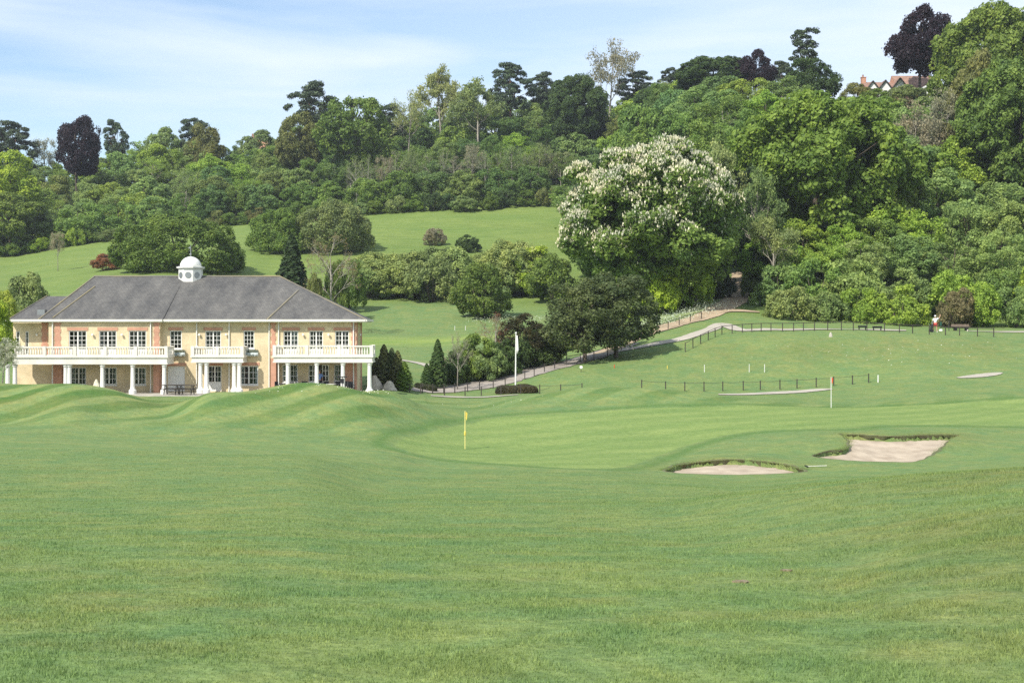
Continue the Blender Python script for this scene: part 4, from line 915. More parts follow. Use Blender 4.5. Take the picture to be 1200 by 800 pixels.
def cb(name, mb, mat, parent=club, smooth=False):
    if parent is not club:   # sub-part: keep geometry relative to the clubhouse base
        o = mb.build(name, mat, parent, smooth, loc=(0, 0, 0)); return o
    return mb.build(name, mat, club, smooth, loc=(0, 0, 0))
ZE = 0.16                                           # top of the walls
def wall(mb, x0, x1, z0, z1, y, th, ops):
    ops = [o for o in ops if x0 < (o[0]+o[1])/2 < x1 and z0 < (o[2]+o[3])/2 < z1]
    xs = sorted({x0, x1, *[v for o in ops for v in (o[0], o[1])]}); zs = sorted({z0, z1, *[v for o in ops for v in (o[2], o[3])]})
    for i in range(len(xs)-1):
        run = None
        for j in range(len(zs)-1):
            cx, cz = (xs[i]+xs[i+1])/2, (zs[j]+zs[j+1])/2
            if not any(o[0] < cx < o[1] and o[2] < cz < o[3] for o in ops): mb.box(xs[i], xs[i+1], y, y+th, zs[j], zs[j+1])
def Z(py, Y): return P(py, Y)
wins = []   # px0, px1, z0, z1, Ywall, style, cols, rows, curtain
UT = Z(387.5, 112.3)
def add(px0, px1, py0, py1, Y, style, cols=2, rows=3, curt=0): wins.append((X(px0, Y), X(px1, Y), Z(py1, Y) if py1 < 900 else GZ+.16, Z(py0, Y), Y, style, cols, rows, curt))
FL = -2.46
def addz(px0, px1, py0, z0, Y, style, cols, rows, curt=0): wins.append((X(px0, Y), X(px1, Y), z0, Z(py0, Y), Y, style, cols, rows, curt))
# upper floor
addz(29.5, 33.5, 388, FL+.0, YL+1, 'window', 1, 4); addz(18.5, 23, 388, FL+.0, YL+1, 'window', 1, 4)
for a, b, c in ((80.5, 101.5, 3), (116, 136.5, 2), (151, 171.5, 3)): addz(a, b, 387.5, FL, YL, 'french_door', 4, 4, c)
add(199, 213, 387.3, 409, YC, 'window', 3, 4); addz(240.5, 259, 387.5, FL, YC, 'french_door', 4, 4, 2); add(285.3, 298, 387.3, 408.5, YC, 'window', 3, 4)
for a, b, c in ((332, 349.5, 1), (362.5, 378.5, 2), (392.5, 409, 2)): addz(a, b, 387.5, FL, YR, 'french_door', 4, 4, c)
# ground floor
for a, b in ((83, 101), (118.5, 136.8), (153, 171.2)): add(a, b, 430.3, 451, YL+.6, 'window', 4, 3)
add(41, 44, 431, 452, YL+1.2, 'window', 1, 3)
add(196.5, 216.5, 429, 999, YC, 'panel_door'); add(243.8, 259.5, 428.5, 999, YC, 'french_door', 4, 3); add(280.5, 302.5, 428.5, 451, YC, 'window', 4, 3)
add(331, 349, 427, 448, YR+.6, 'window', 4, 3); add(391.5, 408.7, 427, 447, YR+.6, 'window', 4, 3); add(361.5, 385.5, 427.2, 999, YR+.6, 'open_door', 4, 3)
wm = MB(ORG); th = .3
def ops(Y): return [(w[0], w[1], w[2], w[3]) for w in wins if abs(w[4]-Y) < 1e-6]
UZ = FL - .25     # floor line between storeys
xl0 = X(15.5, YL+1); xlq = X(57, YL); xlr = X(187.5, YL); xc1 = X(317, YR); xr1 = X(417.5, YR)
wall(wm, xl0, xlq, UZ, ZE, YL+1, th, ops(YL+1)); wall(wm, xlq, xlr, UZ, ZE, YL, th, ops(YL)); wall(wm, xlr, xc1, UZ, ZE, YC, th, [o for o in ops(YC) if o[2] > -2.6]); wall(wm, xc1, xr1, UZ, ZE, YR, th, ops(YR))
wall(wm, xl0+.05, xlq-1.5, GZ, UZ, YL+1.2, th, ops(YL+1.2)); wall(wm, xlq-1.5, xlr, GZ, UZ, YL+.6, th, ops(YL+.6)); wall(wm, xlr, xc1, GZ, UZ, YC, th, [o for o in ops(YC) if o[2] < -2.6]); wall(wm, xc1, xr1, GZ, UZ, YR+.6, th, ops(YR+.6))
wm.box(xlr-.3, xlr, YL+th, YC, UZ, ZE); wm.box(xlr-.3, xlr, YL+.6+th, YC, GZ, UZ); wm.box(xc1, xc1+.3, YR+th, YC+th, UZ, ZE); wm.box(xc1, xc1+.3, YR+.6+th, YC+th, GZ, UZ)
wm.box(xr1-.3, xr1, YR+th, 116.6, UZ, ZE); wm.box(xr1-.3, xr1, YR+.6+th, 116.6, GZ, UZ); wm.box(xr1-4, xr1-.3, 116.3, 116.6, GZ, ZE); wm.box(xr1-4, xr1-3.7, 116.6, YB-.3, GZ, ZE)
wm.box(xl0, xl0+.3, YL+1+th, YB, UZ, ZE); wm.box(xl0+.05, xl0+.35, YL+1.2+th, YB, GZ, UZ)
wm.box(xl0+.3, xr1-3.7, YB-.3, YB, GZ, ZE)
wm.box(xlq-.02, xlq+.28, YL+th, YL+1+th, UZ, ZE)
cb('wall', wm, M['brick'])
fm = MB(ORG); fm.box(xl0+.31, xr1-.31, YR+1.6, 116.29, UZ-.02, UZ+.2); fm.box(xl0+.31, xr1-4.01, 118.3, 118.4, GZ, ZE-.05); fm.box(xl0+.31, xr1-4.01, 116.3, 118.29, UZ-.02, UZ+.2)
fm.box(xlr+.1, xc1-.1, YC+.31, 118.2, GZ+.02, GZ+.1); cb('inner_floor', fm, M['room'])  # floor slabs and back partition, interior darkness put into their colour
# red brick: quoins, piers and lintels
def quoin(px0, px1, Y, z0, z1):
    qm = MB(ORG); x0, x1 = X(px0, Y), X(px1, Y); z = z0; k = 0
    while z < z1 - .05:
        h = min(.3, z1 - z); d = .07 if k % 2 else 0; qm.box(x0+d, x1-d, Y-.035, Y-.002, z, z+h); z += h; k += 1
    cb('quoin', qm, M['redbrick'])
quoin(48.5, 56.5, YL+1, FL, ZE); quoin(63.5, 71.5, YL, FL, ZE); quoin(180, 187.3, YL, FL, ZE); quoin(317.3, 323.5, YR, FL, ZE); quoin(411.5, 417.3, YR, FL, ZE)
for bb in ((X(317.3, YR), X(323.5, YR), YR-.03, YR+.59, GZ, UZ), (X(183, YL+.6), xlr+.003, YL-.3, YL+.598, GZ, UZ-.003), (X(63, YL+.6), X(74.5, YL+.6), YL+.2, YL+.598, GZ, UZ-.003), (xr1-1.2, xr1-.002, YR-.02, YR+.598, GZ, UZ-.003)):
    qm = MB(ORG); qm.box(*bb); cb('pier', qm, M['redbrick'])
for bb in ((xr1+.002, xr1+.04, YR+.02, YR+.8, FL, ZE), (xr1+.002, xr1+.04, YR+3.2, YR+4, GZ, ZE)):
    qm = MB(ORG); qm.box(*bb); cb('quoin', qm, M['redbrick'])
for w in wins:
    if w[5] in ('window', 'french_door', 'panel_door') and (w[3] > -1 or abs(w[4]-YC) < .01) and w[1]-w[0] > .5:
        qm = MB(ORG); qm.box(w[0]-.12, w[1]+.12, w[4]-.03, w[4]-.002, w[3]+.02, w[3]+.27); cb('lintel', qm, M['redbrick'])
# windows and doors
for (x0, x1, z0, z1, Y, st, nc, nrw, curt) in wins:
    f = MB(ORG); t = .07; d0, d1 = Y+.05, Y+.13; door = 'door' in st
    f.box(x0, x0+t, d0, d1, z0, z1); f.box(x1-t, x1, d0, d1, z0, z1); f.box(x0+t, x1-t, d0, d1, z1-t, z1); f.box(x0+t, x1-t, d0, d1, z0, z0+t*(1.4 if not door else 1))
    if st == 'panel_door':
        f.box(x0+t, x1-t, d0+.02, d1-.02, z0+t, z1-t)
        for i in range(4):
            for j in range(3):
                u = x0+t+.1+(x1-x0-.3)*i/4; v = z0+.15+(z1-z0-.3)*j/3; f.box(u, u+(x1-x0-.3)/4-.08, d0+.002, d0+.018, v, v+(z1-z0-.3)/3-.1)
        cb('panel_door', f, M['white']); continue
    nm = {'window': 'window', 'french_door': 'french_door', 'open_door': 'door'}[st]
    if not door: f.box(x0-.06, x1+.06, Y-.07, Y+.05, z0-.07, z0-.002)
    else: f.box(x0+t, x1-t, d0+.01, d1-.01, z0+t, z0+.5 if z0 > -3 else z0+.75)
    g0, g1 = x0+t, x1-t; zb = z0+t if not door else (z0+.5 if z0 > -3 else z0+.75); iw = (g1-g0)
    if st == 'open_door':   # one leaf open: two door leaves, dark opening between, side light
        f = MB(ORG); a, b = x0+iw*.46, x0+iw*.72
        for u, v in ((x0, a), (b, x1)):
            f.box(u, u+t, d0, d1, z0, z1); f.box(v-t, v, d0, d1, z0, z1); f.box(u+t, v-t, d0, d1, z1-t, z1); f.box(u+t, v-t, d0, d1, z0, z0+.8)
            f.box((u+v)/2-.03, (u+v)/2+.03, d0+.01, d1-.01, z0+.8, z1-t)
            for j in (1, 2): zz = z0+.8+(z1-t-z0-.8)*j/3; f.box(u+t, (u+v)/2-.03, d0+.01, d1-.01, zz-.025, zz+.025); f.box((u+v)/2+.03, v-t, d0+.01, d1-.01, zz-.025, zz+.025)
        o = cb('double_door', f, M['white']); g = MB(ORG); g.box(x0+t, a-t, Y+.085, Y+.095, z0+.8, z1-t); g.box(b+t, x1-t, Y+.085, Y+.095, z0+.8, z1-t); cb('pane', g, M['glass'], o); continue
    if nc > 1:
        mid = (g0+g1)/2; wd = .05 if nc == 4 else .0
        if wd: f.box(mid-wd, mid+wd, d0, d1, zb, z1-t)
    for i in range(1, nc):
        u = g0+iw*i/nc
        if nc == 4 and i == 2: continue
        f.box(u-.016, u+.016, d0+.02, d1-.02, zb, z1-t)
    for j in range(1, nrw):
        v = zb+(z1-t-zb)*j/nrw; f.box(g0, g1, d0+.024, d1-.024, v-.015, v+.015)
    o = cb(nm, f, M['white']); g = MB(ORG); g.box(g0, g1, Y+.085, Y+.095, zb, z1-t); cb('pane', g, M['glass'], o)
    c = MB(ORG)
    if curt in (1, 2, 3):
        segs = {1: [(.5, 1)], 2: [(.0, .10), (.74, .86)], 3: [(.52, .68), (.9, 1)]}[curt]
        for a, b in segs:
            u0, u1 = g0+iw*a, g0+iw*b; k = 10
            for i in range(k): c.poly([(u0+(u1-u0)*i/k, Y+.3+.03*(i%2), zb), (u0+(u1-u0)*(i+1)/k, Y+.3+.03*((i+1)%2), zb), (u0+(u1-u0)*(i+1)/k, Y+.3+.03*((i+1)%2), z1), (u0+(u1-u0)*i/k, Y+.3+.03*(i%2), z1)])
    elif z0 < -3 and not door:
        for a, b in ((0, .16), (.84, 1)):
            u0, u1 = g0+iw*a, g0+iw*b; c.box(u0, u1, Y+.3, Y+.33, zb, z1)
    if c.v: cb('curtain', c, M['curtain'], o)
# balconies
def balcony(px0, px1, Yf, Yw, zt, zf, zb, cols, name='balcony'):
    x0, x1 = X(px0, Yf), X(px1, Yf)
    s = MB(ORG); s.box(x0-.06, x1+.06, Yf-.06, Yw-.003, zf-.14, zf); s.box(x0+.03, x1-.03, Yf+.03, Yw-.003, zb, zf-.144); s.box(x0-.02, x1+.02, Yf-.02, Yw-.003, zb-.12, zb-.004)
    b = cb(name, s, M['stone_white'])
    br = MB(ORG)
    def run(p, q, first=0):
        p = Vector(p); q = Vector(q); Ln = (q-p).length; n = max(2, int(Ln/.20)); d = (q-p)/n; al = abs(d.x) > abs(d.y)
        def bx(c, hx, hy, z0, z1): br.box(c.x-hx, c.x+hx, c.y-hy, c.y+hy, z0, z1)
        m = (p+q)/2; hx, hy = (Ln/2, .09) if al else (.09, Ln/2)
        bx(m, hx-.1 if al else .09, .09 if al else hy-.1, zt-.11, zt); bx(m, hx-.1 if al else .07, .07 if al else hy-.1, zf+.0, zf+.1)
        npier = max(1, round(Ln/2.4))
        for i in range(first, npier+1):
            c = p+(q-p)*(i/npier); bx(c, .13, .13, zf+.002, zt+.03)
        for i in range(n):
            c = p+d*(i+.5)
            if min(abs((c-(p+(q-p)*(j/npier))).length) for j in range(npier+1)) < .19: continue
            br.lathe((c.x, c.y, zf+.1), [(.045, 0), (.065, .06), (.075, .2), (.04, .42), (.055, zt-zf-.21)], 6)
    run((x0+.1, Yf+.1, 0), (x1-.1, Yf+.1, 0)); run((x1-.105, Yf+.32, 0), (x1-.105, Yw-.15, 0), 1); run((x0+.105, Yf+.32, 0), (x0+.105, Yw-.15, 0), 1)
    cb('balustrade', br, M['stone_white'], b)
    for cx in cols:
        c = MB(ORG); u = X(cx, Yf+.25); r_ = .17
        c.lathe((u, Yf+.25, GZ), [(.30, 0), (.30, .35), (.22, .42), (.20, .5), (.175, .6), (.15, zb-.36-GZ), (.2, zb-.3-GZ), (.22, zb-.124-GZ)], 14)
        cb('column', c, M['white'], smooth=False)
    return b
FY = 109.9
balcony(14.5, 196, FY, YL, Z(406, FY), Z(417, FY), Z(425, FY), [9, 17.5, 77, 81.5, 120, 155.5, 192.5])
balcony(224, 285, 111.0, YC, Z(406, 111), Z(416.5, 111), Z(423, 111), [234.8, 242, 274.5, 280.5])
balcony(320, 436.5, 110.4, YR+.0, Z(404.8, 110.4), Z(416.5, 110.4), Z(423, 110.4), [337.3, 371.2, 401.8, 433])
# roof
EF, EB = 111.85, 127.3; ECF = 112.05
def rp(px, py, Y): return Vector((X(px, Y), Y, Z(py, Y)))
R0 = rp(111, 324, 119.5); R1 = Vector((X(328, 119.5), 119.5, R0.z)); ez = .36
E0 = Vector((X(45, EF), EF, ez)); E1 = Vector((X(429, EF), EF, ez)); EM = Vector((E1.x, 117.1, ez)); EB0 = Vector((E0.x-3, EB, ez)); EB1 = Vector((E1.x-4, EB, ez))
A = Vector((X(350, 116.5), 116.5, Z(340, 116.5))); EC = Vector((X(313, EF), EF, ez))
rf = MB(ORG); EL1 = Vector((xlr+.25, EF, ez)); PL = Vector((EL1.x, 119.5, R0.z)); C0 = Vector((EL1.x, ECF, ez)); C1 = Vector((EC.x, ECF, ez))
rf.poly([E0, EL1, PL, R0]); rf.poly([C0, C1, A, R1, PL]); rf.poly([EL1, C0, PL]); rf.poly([C1, EC, A]); rf.poly([EC, E1, R1, A]); rf.poly([E1, EM, R1]); rf.poly([EM, EB1, R1]); rf.poly([EB1, EB0, R0, R1]); rf.poly([EB0, E0, R0])
W0 = Vector((X(4, EF+1.4), EF+1.4, ez+.0)); W1 = Vector((X(60, EF+1.4), EF+1.4, ez)); WA = rp(55, 347, 119.8); WB_ = Vector((X(90, 119.8), 119.8, WA.z)); WB2 = Vector((W0.x, EB-.4, ez)); WB3 = Vector((W1.x, EB-.4, ez))
W0 = Vector((xl0-.5, EF+1.4, ez)); WB2 = Vector((xl0-.5, EB-.4, ez))
rf.poly([W0, W1, WB_, WA]); rf.poly([WB2, W0, WA]); rf.poly([WB3, WB2, WA, WB_])
roof = cb('roof', rf, M['slate'])
lc = MB(ORG)
def ridge(a, b, rad=.06): lc.tube([a+Vector((0, 0, .03)), b+Vector((0, 0, .03))], rad, 6)
ridge(R0, R1); ridge(E0, R0); ridge(E1, R1, .04); ridge(EC, A, .07); ridge(W0, WA, .05)
def onroof(px, py):   # point on the front slope seen at this pixel
    nrm = (EC-E0).cross(R0-E0); d = Vector(((px-CX)/F, 1, -(py-HY)/F)); return d*(nrm.dot(E0)/nrm.dot(d))
ridge(onroof(62, 372.5), onroof(111, 336), .06)
cb('ridge_tiles', lc, M['lichen'], roof)
ea = MB(ORG)
ea.box(E0.x-2.6, EL1.x, EF-.09, EF+.03, .22, .40); ea.box(E0.x-2.6, EL1.x-.02, EF+.04, YL+.9, .165, .235); ea.box(EC.x, E1.x, EF-.09, EF+.03, .22, .40); ea.box(EC.x+.02, E1.x-.02, EF+.04, YR+.5, .165, .235)
ea.box(EL1.x, EC.x, ECF-.09, ECF+.03, .22, .40); ea.box(EL1.x, EC.x, ECF+.04, YC+.2, .165, .235); ea.box(E1.x-.03, E1.x+.09, EF-.09, 117.1, .22, .40); ea.box(xr1+.01, E1.x-.04, YC, 117.0, .165, .235)
ea.box(W0.x, W0.x+.1, EF+1.4, EB, .22, .38)
cb('gutter', ea, M['stone_white'])
dp = MB(ORG)
for px, Y, z0 in ((61.5, YL-.1, GZ), (176.5, YL-.1, GZ), (315.5, YC-.1, GZ), (326.5, YR-.1, GZ), (414.3, YR-.1, GZ), (230.5, YC-.1, GZ), (268.5, YC-.1, GZ)):
    dp.tube([(X(px, Y), Y, z0), (X(px, Y), Y, .24)], .05, 7)
cb('downpipe', dp, M['white'])
for px, Y in ((109, YL), (143.5, YL), (44, YL+1), (234, YC), (265.5, YC), (355.5, YR), (385.5, YR), (423, YR+2)):
    l = MB(ORG); xx = X(px, Y) if px < 420 else xr1+.1; l.lathe((xx, Y-.16, Z(393.5, Y)), [(.04, 0), (.09, .03), (.10, .10), (.06, .17)], 8); l.box(xx-.03, xx+.03, Y-.16, Y-.003, Z(393.5, Y)+.08, Z(393.5, Y)+.14); cb('wall_lamp', l, M['white'])
# planters below the middle windows
M['swag'] = mat_plain('planter', (0.24, 0.30, 0.30), 0.7, .3, 4, col2=(0.62, 0.66, 0.64))
for a, b in ((197.5, 217.5), (284.5, 303)):
    p = MB(ORG); x0, x1 = X(a, YC), X(b, YC); z = Z(417, YC); p.box(x0, x1, YC-.32, YC-.003, z, z+.28)
    n = 4
    for i in range(n):
        u = x0+(x1-x0)*(i+.5)/n; p.lathe((u, YC-.33, z+.13), [(.02, -.1), (.12, -.04), (.13, .03), (.02, .09)], 8)
    o = cb('planter_box', p, M['swag'])
    r = np.random.default_rng(int(a)); pos = np.stack([r.uniform(x0, x1, 500), r.uniform(YC-.34, YC-.02, 500), z+.27+r.random(500)*.22], 1) - np.array(ORG)
    fo = link_mesh('flowers', quads_mesh('flowers', leaf_quads(r, pos, rdir(r, 500), .1), 4, np.repeat(r.random(500), 4), M['leaf']), o); fo.color = (.30, .33, .26, 1)
# cupola
cu = (X(223.5, 119.5), 119.5, 0); zr = R0.z
c = MB(ORG); w8 = 1.02; zb, zt = Z(334.5, 118.6), Z(314.5, 119.5)
c.lathe((cu[0], cu[1], zb-.2), [(1.13, 0), (1.13, .42), (1.04, .5), (w8, .52), (w8, zt-zb+.12), (1.18, zt-zb+.2), (1.2, zt-zb+.32), (1.0, zt-zb+.36)], 8, rot=.5)
cup = cb('cupola', c, M['white'])
c = MB(ORG); c.lathe((cu[0], cu[1], zt+.14), [(.90*math.cos(t), .86*math.sin(t)) for t in np.linspace(0, 1.5, 9)], 24); cb('dome', c, M['white'], cup, True)
c = MB(ORG); zz = zt+1.0; c.tube([(cu[0], cu[1], zz), (cu[0], cu[1], zz+1.05)], [.05, .02], 6); c.lathe((cu[0], cu[1], zz+.1), [(.03, 0), (.1, .07), (.1, .12), (.03, .2)], 8); c.tube([(cu[0]-.2, cu[1]+.1, zz+.5), (cu[0]+.2, cu[1]-.1, zz+.5)], .014, 5); c.mesh([(cu[0]-.26, cu[1]+.01, zz+.72), (cu[0]-.02, cu[1]+.01, zz+.66), (cu[0]-.02, cu[1]+.01, zz+.86), (cu[0]-.26, cu[1]-.01, zz+.72), (cu[0]-.02, cu[1]-.01, zz+.66), (cu[0]-.02, cu[1]-.01, zz+.86)], [(0, 1, 2), (5, 4, 3), (0, 3, 4, 1), (1, 4, 5, 2), (2, 5, 3, 0)]); cb('weathervane', c, M['metal'], cup)
ap = w8*math.cos(math.pi/8)
for ang in (-112.5+22.5, -45, -135):
    a = R(ang); d = Vector((math.cos(a), math.sin(a), 0)); s = Vector((-d.y, d.x, 0)); ctr = Vector(cu)+d*(ap+.02); ctr.z = (zb+zt)/2+.15
    c = MB(ORG); c.tube([ctr-d*.03, ctr+d*.02], .26, 16); cb('round_louvre', c, M['metal'], cup)
c = MB(ORG); p_ = onroof(48.5, 366); c.box(p_.x-.3, p_.x+.3, p_.y-.1, p_.y+.5, p_.z-.2, p_.z+.22); cb('roof_vent', c, M['metal'])
# paved terrace in front
tb = MB(); tx0, tx1 = X(-40, 109), X(440, 109)
tb.poly([(tx0, 107.6, GZ+.06), (tx1, 107.6, GZ+.06), (tx1, 114, GZ+.06), (tx0, 114, GZ+.06)]); tb.poly([(tx0, 107.6, GZ-.3), (tx1, 107.6, GZ-.3), (tx1, 107.6, GZ+.06), (tx0, 107.6, GZ+.06)])
tag(tb.build('terrace', mat_plain('paving', (0.40, 0.37, 0.31), .9, .2, 2)), kind='structure')
# ---------------------------------------------------------------- paths
def drop(px, py, Y0=100): v = hit(px, py, Y0=Y0); return v
# drive from the clubhouse up to the trees, then two branches
ribbon('drive', [(470,121,1.3),(490,122.5,1.5),(520,126,1.9),(560,130,2.1),(600,134,2.3),(640,139,2.6),(668,144,2.8),(700,148,2.4),(735,152,1.7)], tarmac)
up = [px_at([p])[0] for p in [(735,410,.8),(760,405,.9),(800,397,1.0),(830,387,.9),(846,380,.8)]]
ribbon('upper_path', [(700,148.6,1.0)] + up + [(870,153.5,.9),(905,154.5,1.1),(950,155.5,1.5),(1000,156,1.5),(1040,155.5,1.2),(1062,155,.6)], white_path, off=.07)
ribbon('dirt_track', [(706,148.5,1.3),(745,155,1.5),(785,160,1.6),(815,164,1.6),(835,168,1.7),(850,174,1.7),(862,182,1.7),(868,192,1.7),(872,205,1.8)], dirt, off=.09)
ribbon('dirt_track', [(832,167.5,1.0),(850,168.8,1.0),(868,169.2,.9),(890,169,.5)], dirt, off=.11)
ribbon('far_path', [(425,151,.5),(450,154,.6),(480,151,.6),(505,146,.6),(515,143,.5)], white_path, off=.06)
ribbon('low_path', [(505,117.5,.55),(560,117.8,.55),(607,118.2,.5)], white_path, off=.05)
ribbon('low_path', [px_at([p])[0] for p in [(842,462.5,.35),(880,462,.7),(920,460,.8),(955,457.5,.6),(975,456,.25)]], white_path, off=.05)
ribbon('low_path', [px_at([p])[0] for p in [(1122,443,.2),(1140,441.5,.8),(1160,439,.8),(1174,437,.2)]], white_path, off=.05)
ribbon('upper_path', [(1135,155.2,.3),(1160,155.5,.7),(1210,156,.9),(1260,156.5,.9)], white_path, off=.06)

# ---------------------------------------------------------------- fences
def fence(posts, hgt, rails, label, group=None, wire=False, rad=.042, name='post_fence'):
    """posts: list of (px, Y) or Vector"""
    ps = [at(p[0], p[1]) if not isinstance(p, Vector) else p for p in posts]
    root = empty(name, ps[len(ps)//2]); tag(root, label, 'fence', group); o = root.location
    for p in ps:
        m = MB(o); m.box(p.x-rad, p.x+rad, p.y-rad, p.y+rad, p.z-.3, p.z+hgt); m.build('post', M['dark'], root, loc=(0, 0, 0))
    for hz in rails:
        m = MB(o)
        for a, b in zip(ps[:-1], ps[1:]):
            u = Vector((0, 0, hz)); q = (a+b)/2 + u - Vector((0, 0, .04 if wire else 0))
            if wire: m.tube([a+u, q, b+u], .014, 4)
            else: m.tube([a+u, b+u], .034, 4)
        m.build('wire' if wire else 'rail', M['wire'] if wire else M['dark'], root, loc=(0, 0, 0))
    return root
def by_px(lst, Y): return [(p, float(np.interp(p, [a for a, b in Y], [b for a, b in Y]))) for p in lst]
uY = [(800,142),(846,150.5),(870,151.3),(903,151.6),(970,151),(1040,150.8),(1090,149.5),(1165,149)]
fence(by_px([803,812,821,830,838,846,858,870,881,892,903.5,917,930,941.5,954.5,970,986,1000,1016,1036.5,1054,1069.5,1089,1108,1124.5,1145.5,1164.5], uY), .95, (.9,), 'long dark rail fence on posts along the upper white path, in front of the golfer')
fence([(664,139.5),(680,141),(696,143),(712,145.5),(728,148),(744,151),(757,153.5),(770,155.5),(783,157.5),(796,159.5),(809,161.5),(822,163.5)], .95, (.88,), 'dark rail fence climbing beside the dirt track below the flowering chestnut')
fence([(495,119.8),(507,121),(520,122.3),(533,123.6),(548,125),(562,126.5),(578,128),(592,129.5),(604,131),(615,132),(626,133),(638,134.8),(650,136.5)], .85, (.75,), 'low dark post and wire fence along the near edge of the drive', wire=True)
fence([(480,117.5),(493,118.2),(521,119.2),(545,119.6),(564,119.8),(587,120),(610,120.3),(632.5,120.5),(657,120.8),(682,121.5)], .8, (.7,), 'low dark post and wire fence in front of the flag hedge', wire=True)
rb = []
for px, py in [(752,457.5),(780,458),(802.5,458.5),(825,458.5),(847,458),(871,457.5),(891,457),(914,456),(934,455),(956.5,453.5),(977,452),(999,450.5),(1018,448.5)]: rb.append(drop(px, py, 114))
fence(rb, .85, (.75,), 'low dark post and wire fence behind the red flag and the low white path', wire=True)

# ---------------------------------------------------------------- flags and markers
def pin(px, py_base, hgt, cloth, label, tint, Y=None):
    b = hit(px, py_base) if Y is None else at(px, Y); root = empty('golf_flag', b); tag(root, label, 'golf flag')
    o = b; m = MB(o); m.tube([b-Vector((0,0,.15)), b+Vector((0,0,hgt))], .028, 8); m.build('pole', tint, root, loc=(0,0,0))
    m = MB(o); k = 6; v = []
    for i in range(k+1):
        t = i/k; x = .03+.11*t; w = .05*math.sin(t*5); v.append((b+Vector((x, w, hgt-.02-.10*t)), b+Vector((x*.7, w, hgt-.32-.22*t))))
    for i in range(k): m.poly([v[i][0], v[i+1][0], v[i+1][1], v[i][1]])
    f = m.build('flag', cloth, root, loc=(0,0,0)); sm = f.modifiers.new('s', 'SOLIDIFY'); sm.thickness = .012
    return root, b
pr, pb = pin(545, 526, 2.15, M['yellow'], 'yellow golf flag on the near end of the putting green', mat_plain('yellow_pole', (.70, .62, .22), .5, .1, 3))
m = MB(pb); m.lathe((pb.x, pb.y, pb.z+.75), [(.028, 0), (.06, .03), (.065, .22), (.03, .26)], 10); m.build('sleeve', M['yellow'], pr, loc=(0,0,0))
pin(974, 480, 2.35, M['red'], 'red golf flag on the far side of the green before the white path', M['white'], Y=107)
# flagpole in its clipped hedge
fb = at(604, 123); zt = P(391, 123)
fr_ = empty('flagpole', fb); tag(fr_, 'white flagpole with a furled white flag standing in a low clipped hedge', 'flagpole')
m = MB(fb); m.tube([fb-Vector((0,0,.2)), Vector((fb.x+.05, fb.y, zt))], [.08, .045], 10); m.lathe((fb.x+.05, fb.y, zt), [(.03, 0), (.09, .05), (.09, .1), (.02, .16)], 8); m.build('pole', M['white'], fr_, loc=(0,0,0))
m = MB(fb); m.tube([Vector((fb.x+.14, fb.y, zt-.15)), Vector((fb.x+.17, fb.y+.04, zt-.8)), Vector((fb.x+.2, fb.y, zt-1.4)), Vector((fb.x+.14, fb.y, zt-1.75))], [.04, .09, .11, .05], 8); m.build('flag', M['curtain'], fr_, True, loc=(0,0,0))
def hedge(name, px0, px1, Y, hgt, depth, tint, label, n=26000):
    x0, x1 = X(px0, Y), X(px1, Y); cx = (x0+x1)/2; r = np.random.default_rng(int(px0)); b = Vector((cx, Y, h1(cx, Y)))
    root = empty(name, b); tag(root, label, 'hedge')
    d = rdir(r, n); d[:, 2] = np.abs(d[:, 2]); p = np.sign(d)*np.abs(d)**.55; q = r.uniform(.86, 1.03, n)[:, None]
    pos = p*q*np.array([(x1-x0)/2, depth/2, hgt]); pos[:, 2] *= .93+.07*np.sin(pos[:, 0]*3); pos[:, 2] += H(pos[:, 0]+b.x, pos[:, 1]+b.y)-b.z
    nrm = unit(d+rdir(r, n)*.8); f = link_mesh('foliage', quads_mesh('foliage', leaf_quads(r, pos, nrm, .14), 4, np.repeat(r.random(n), 4), M['leaf']), root); f.color = (*tint, 1)
    m = MB(b)
    for i in range(5): u = x0+(x1-x0)*(i+.5)/5; m.tube([(u, Y, h1(u, Y)-.2), (u, Y, h1(u, Y)+hgt*.7)], .05, 5)
    m.build('stem', M['bark'], root, loc=(0,0,0)); return root
hedge('clipped_hedge', 581, 630, 122.2, .75, 2.2, (.075, .068, .032), 'low oval clipped brown hedge round the flagpole base')
hedge('low_hedge', 486, 512, 124.6, .6, 1.0, (.055, .065, .025), 'low dark hedge between the drive and the dark clump', 8000)
def marker(px, py, hgt, label, rad=.05, mat=None, Y0=100):
    b = drop(px, py, Y0); m = MB(b); m.tube([b-Vector((0,0,.15)), b+Vector((0,0,hgt))], [rad, rad*.9], 8); m.lathe((b.x, b.y, b.z+hgt), [(rad*.9, 0), (rad*.5, rad*.5)], 8)
    o = m.build('marker_post', mat or M['white']); tag(o, label, 'marker post'); return o
marker(1029, 448, .65, 'white marker post just right of the end of the low wire fence', .055, Y0=114)
marker(878, 436, .75, 'white marker post on the bank, left of a close pair', .03, Y0=120)
marker(896, 436, .75, 'white marker post on the bank, right of a close pair', .03, Y0=120)
marker(825.5, 436, .7, 'white marker post on the bank, alone and furthest left', .03, Y0=120)
marker(782, 432, .3, 'short yellowish marker post near the trees', .045, M['yellow'], Y0=120)
marker(720, 431, .3, 'short reddish marker post in front of the joined dark trees', .045, M['red'], Y0=120)
b = drop(681, 436, 120); r_ = empty('tee_sign', b); tag(r_, 'small white round sign on a short green stake in front of the joined dark trees', 'sign')
m = MB(b); m.tube([b-Vector((0,0,.1)), b+Vector((0,0,.35))], .025, 6); m.build('stake', M['dark'], r_, loc=(0,0,0)); m = MB(b); m.tube([b+Vector((0,-.03,.48)), b+Vector((0,.0,.48))], .15, 14); m.build('board', M['white'], r_, loc=(0,0,0))
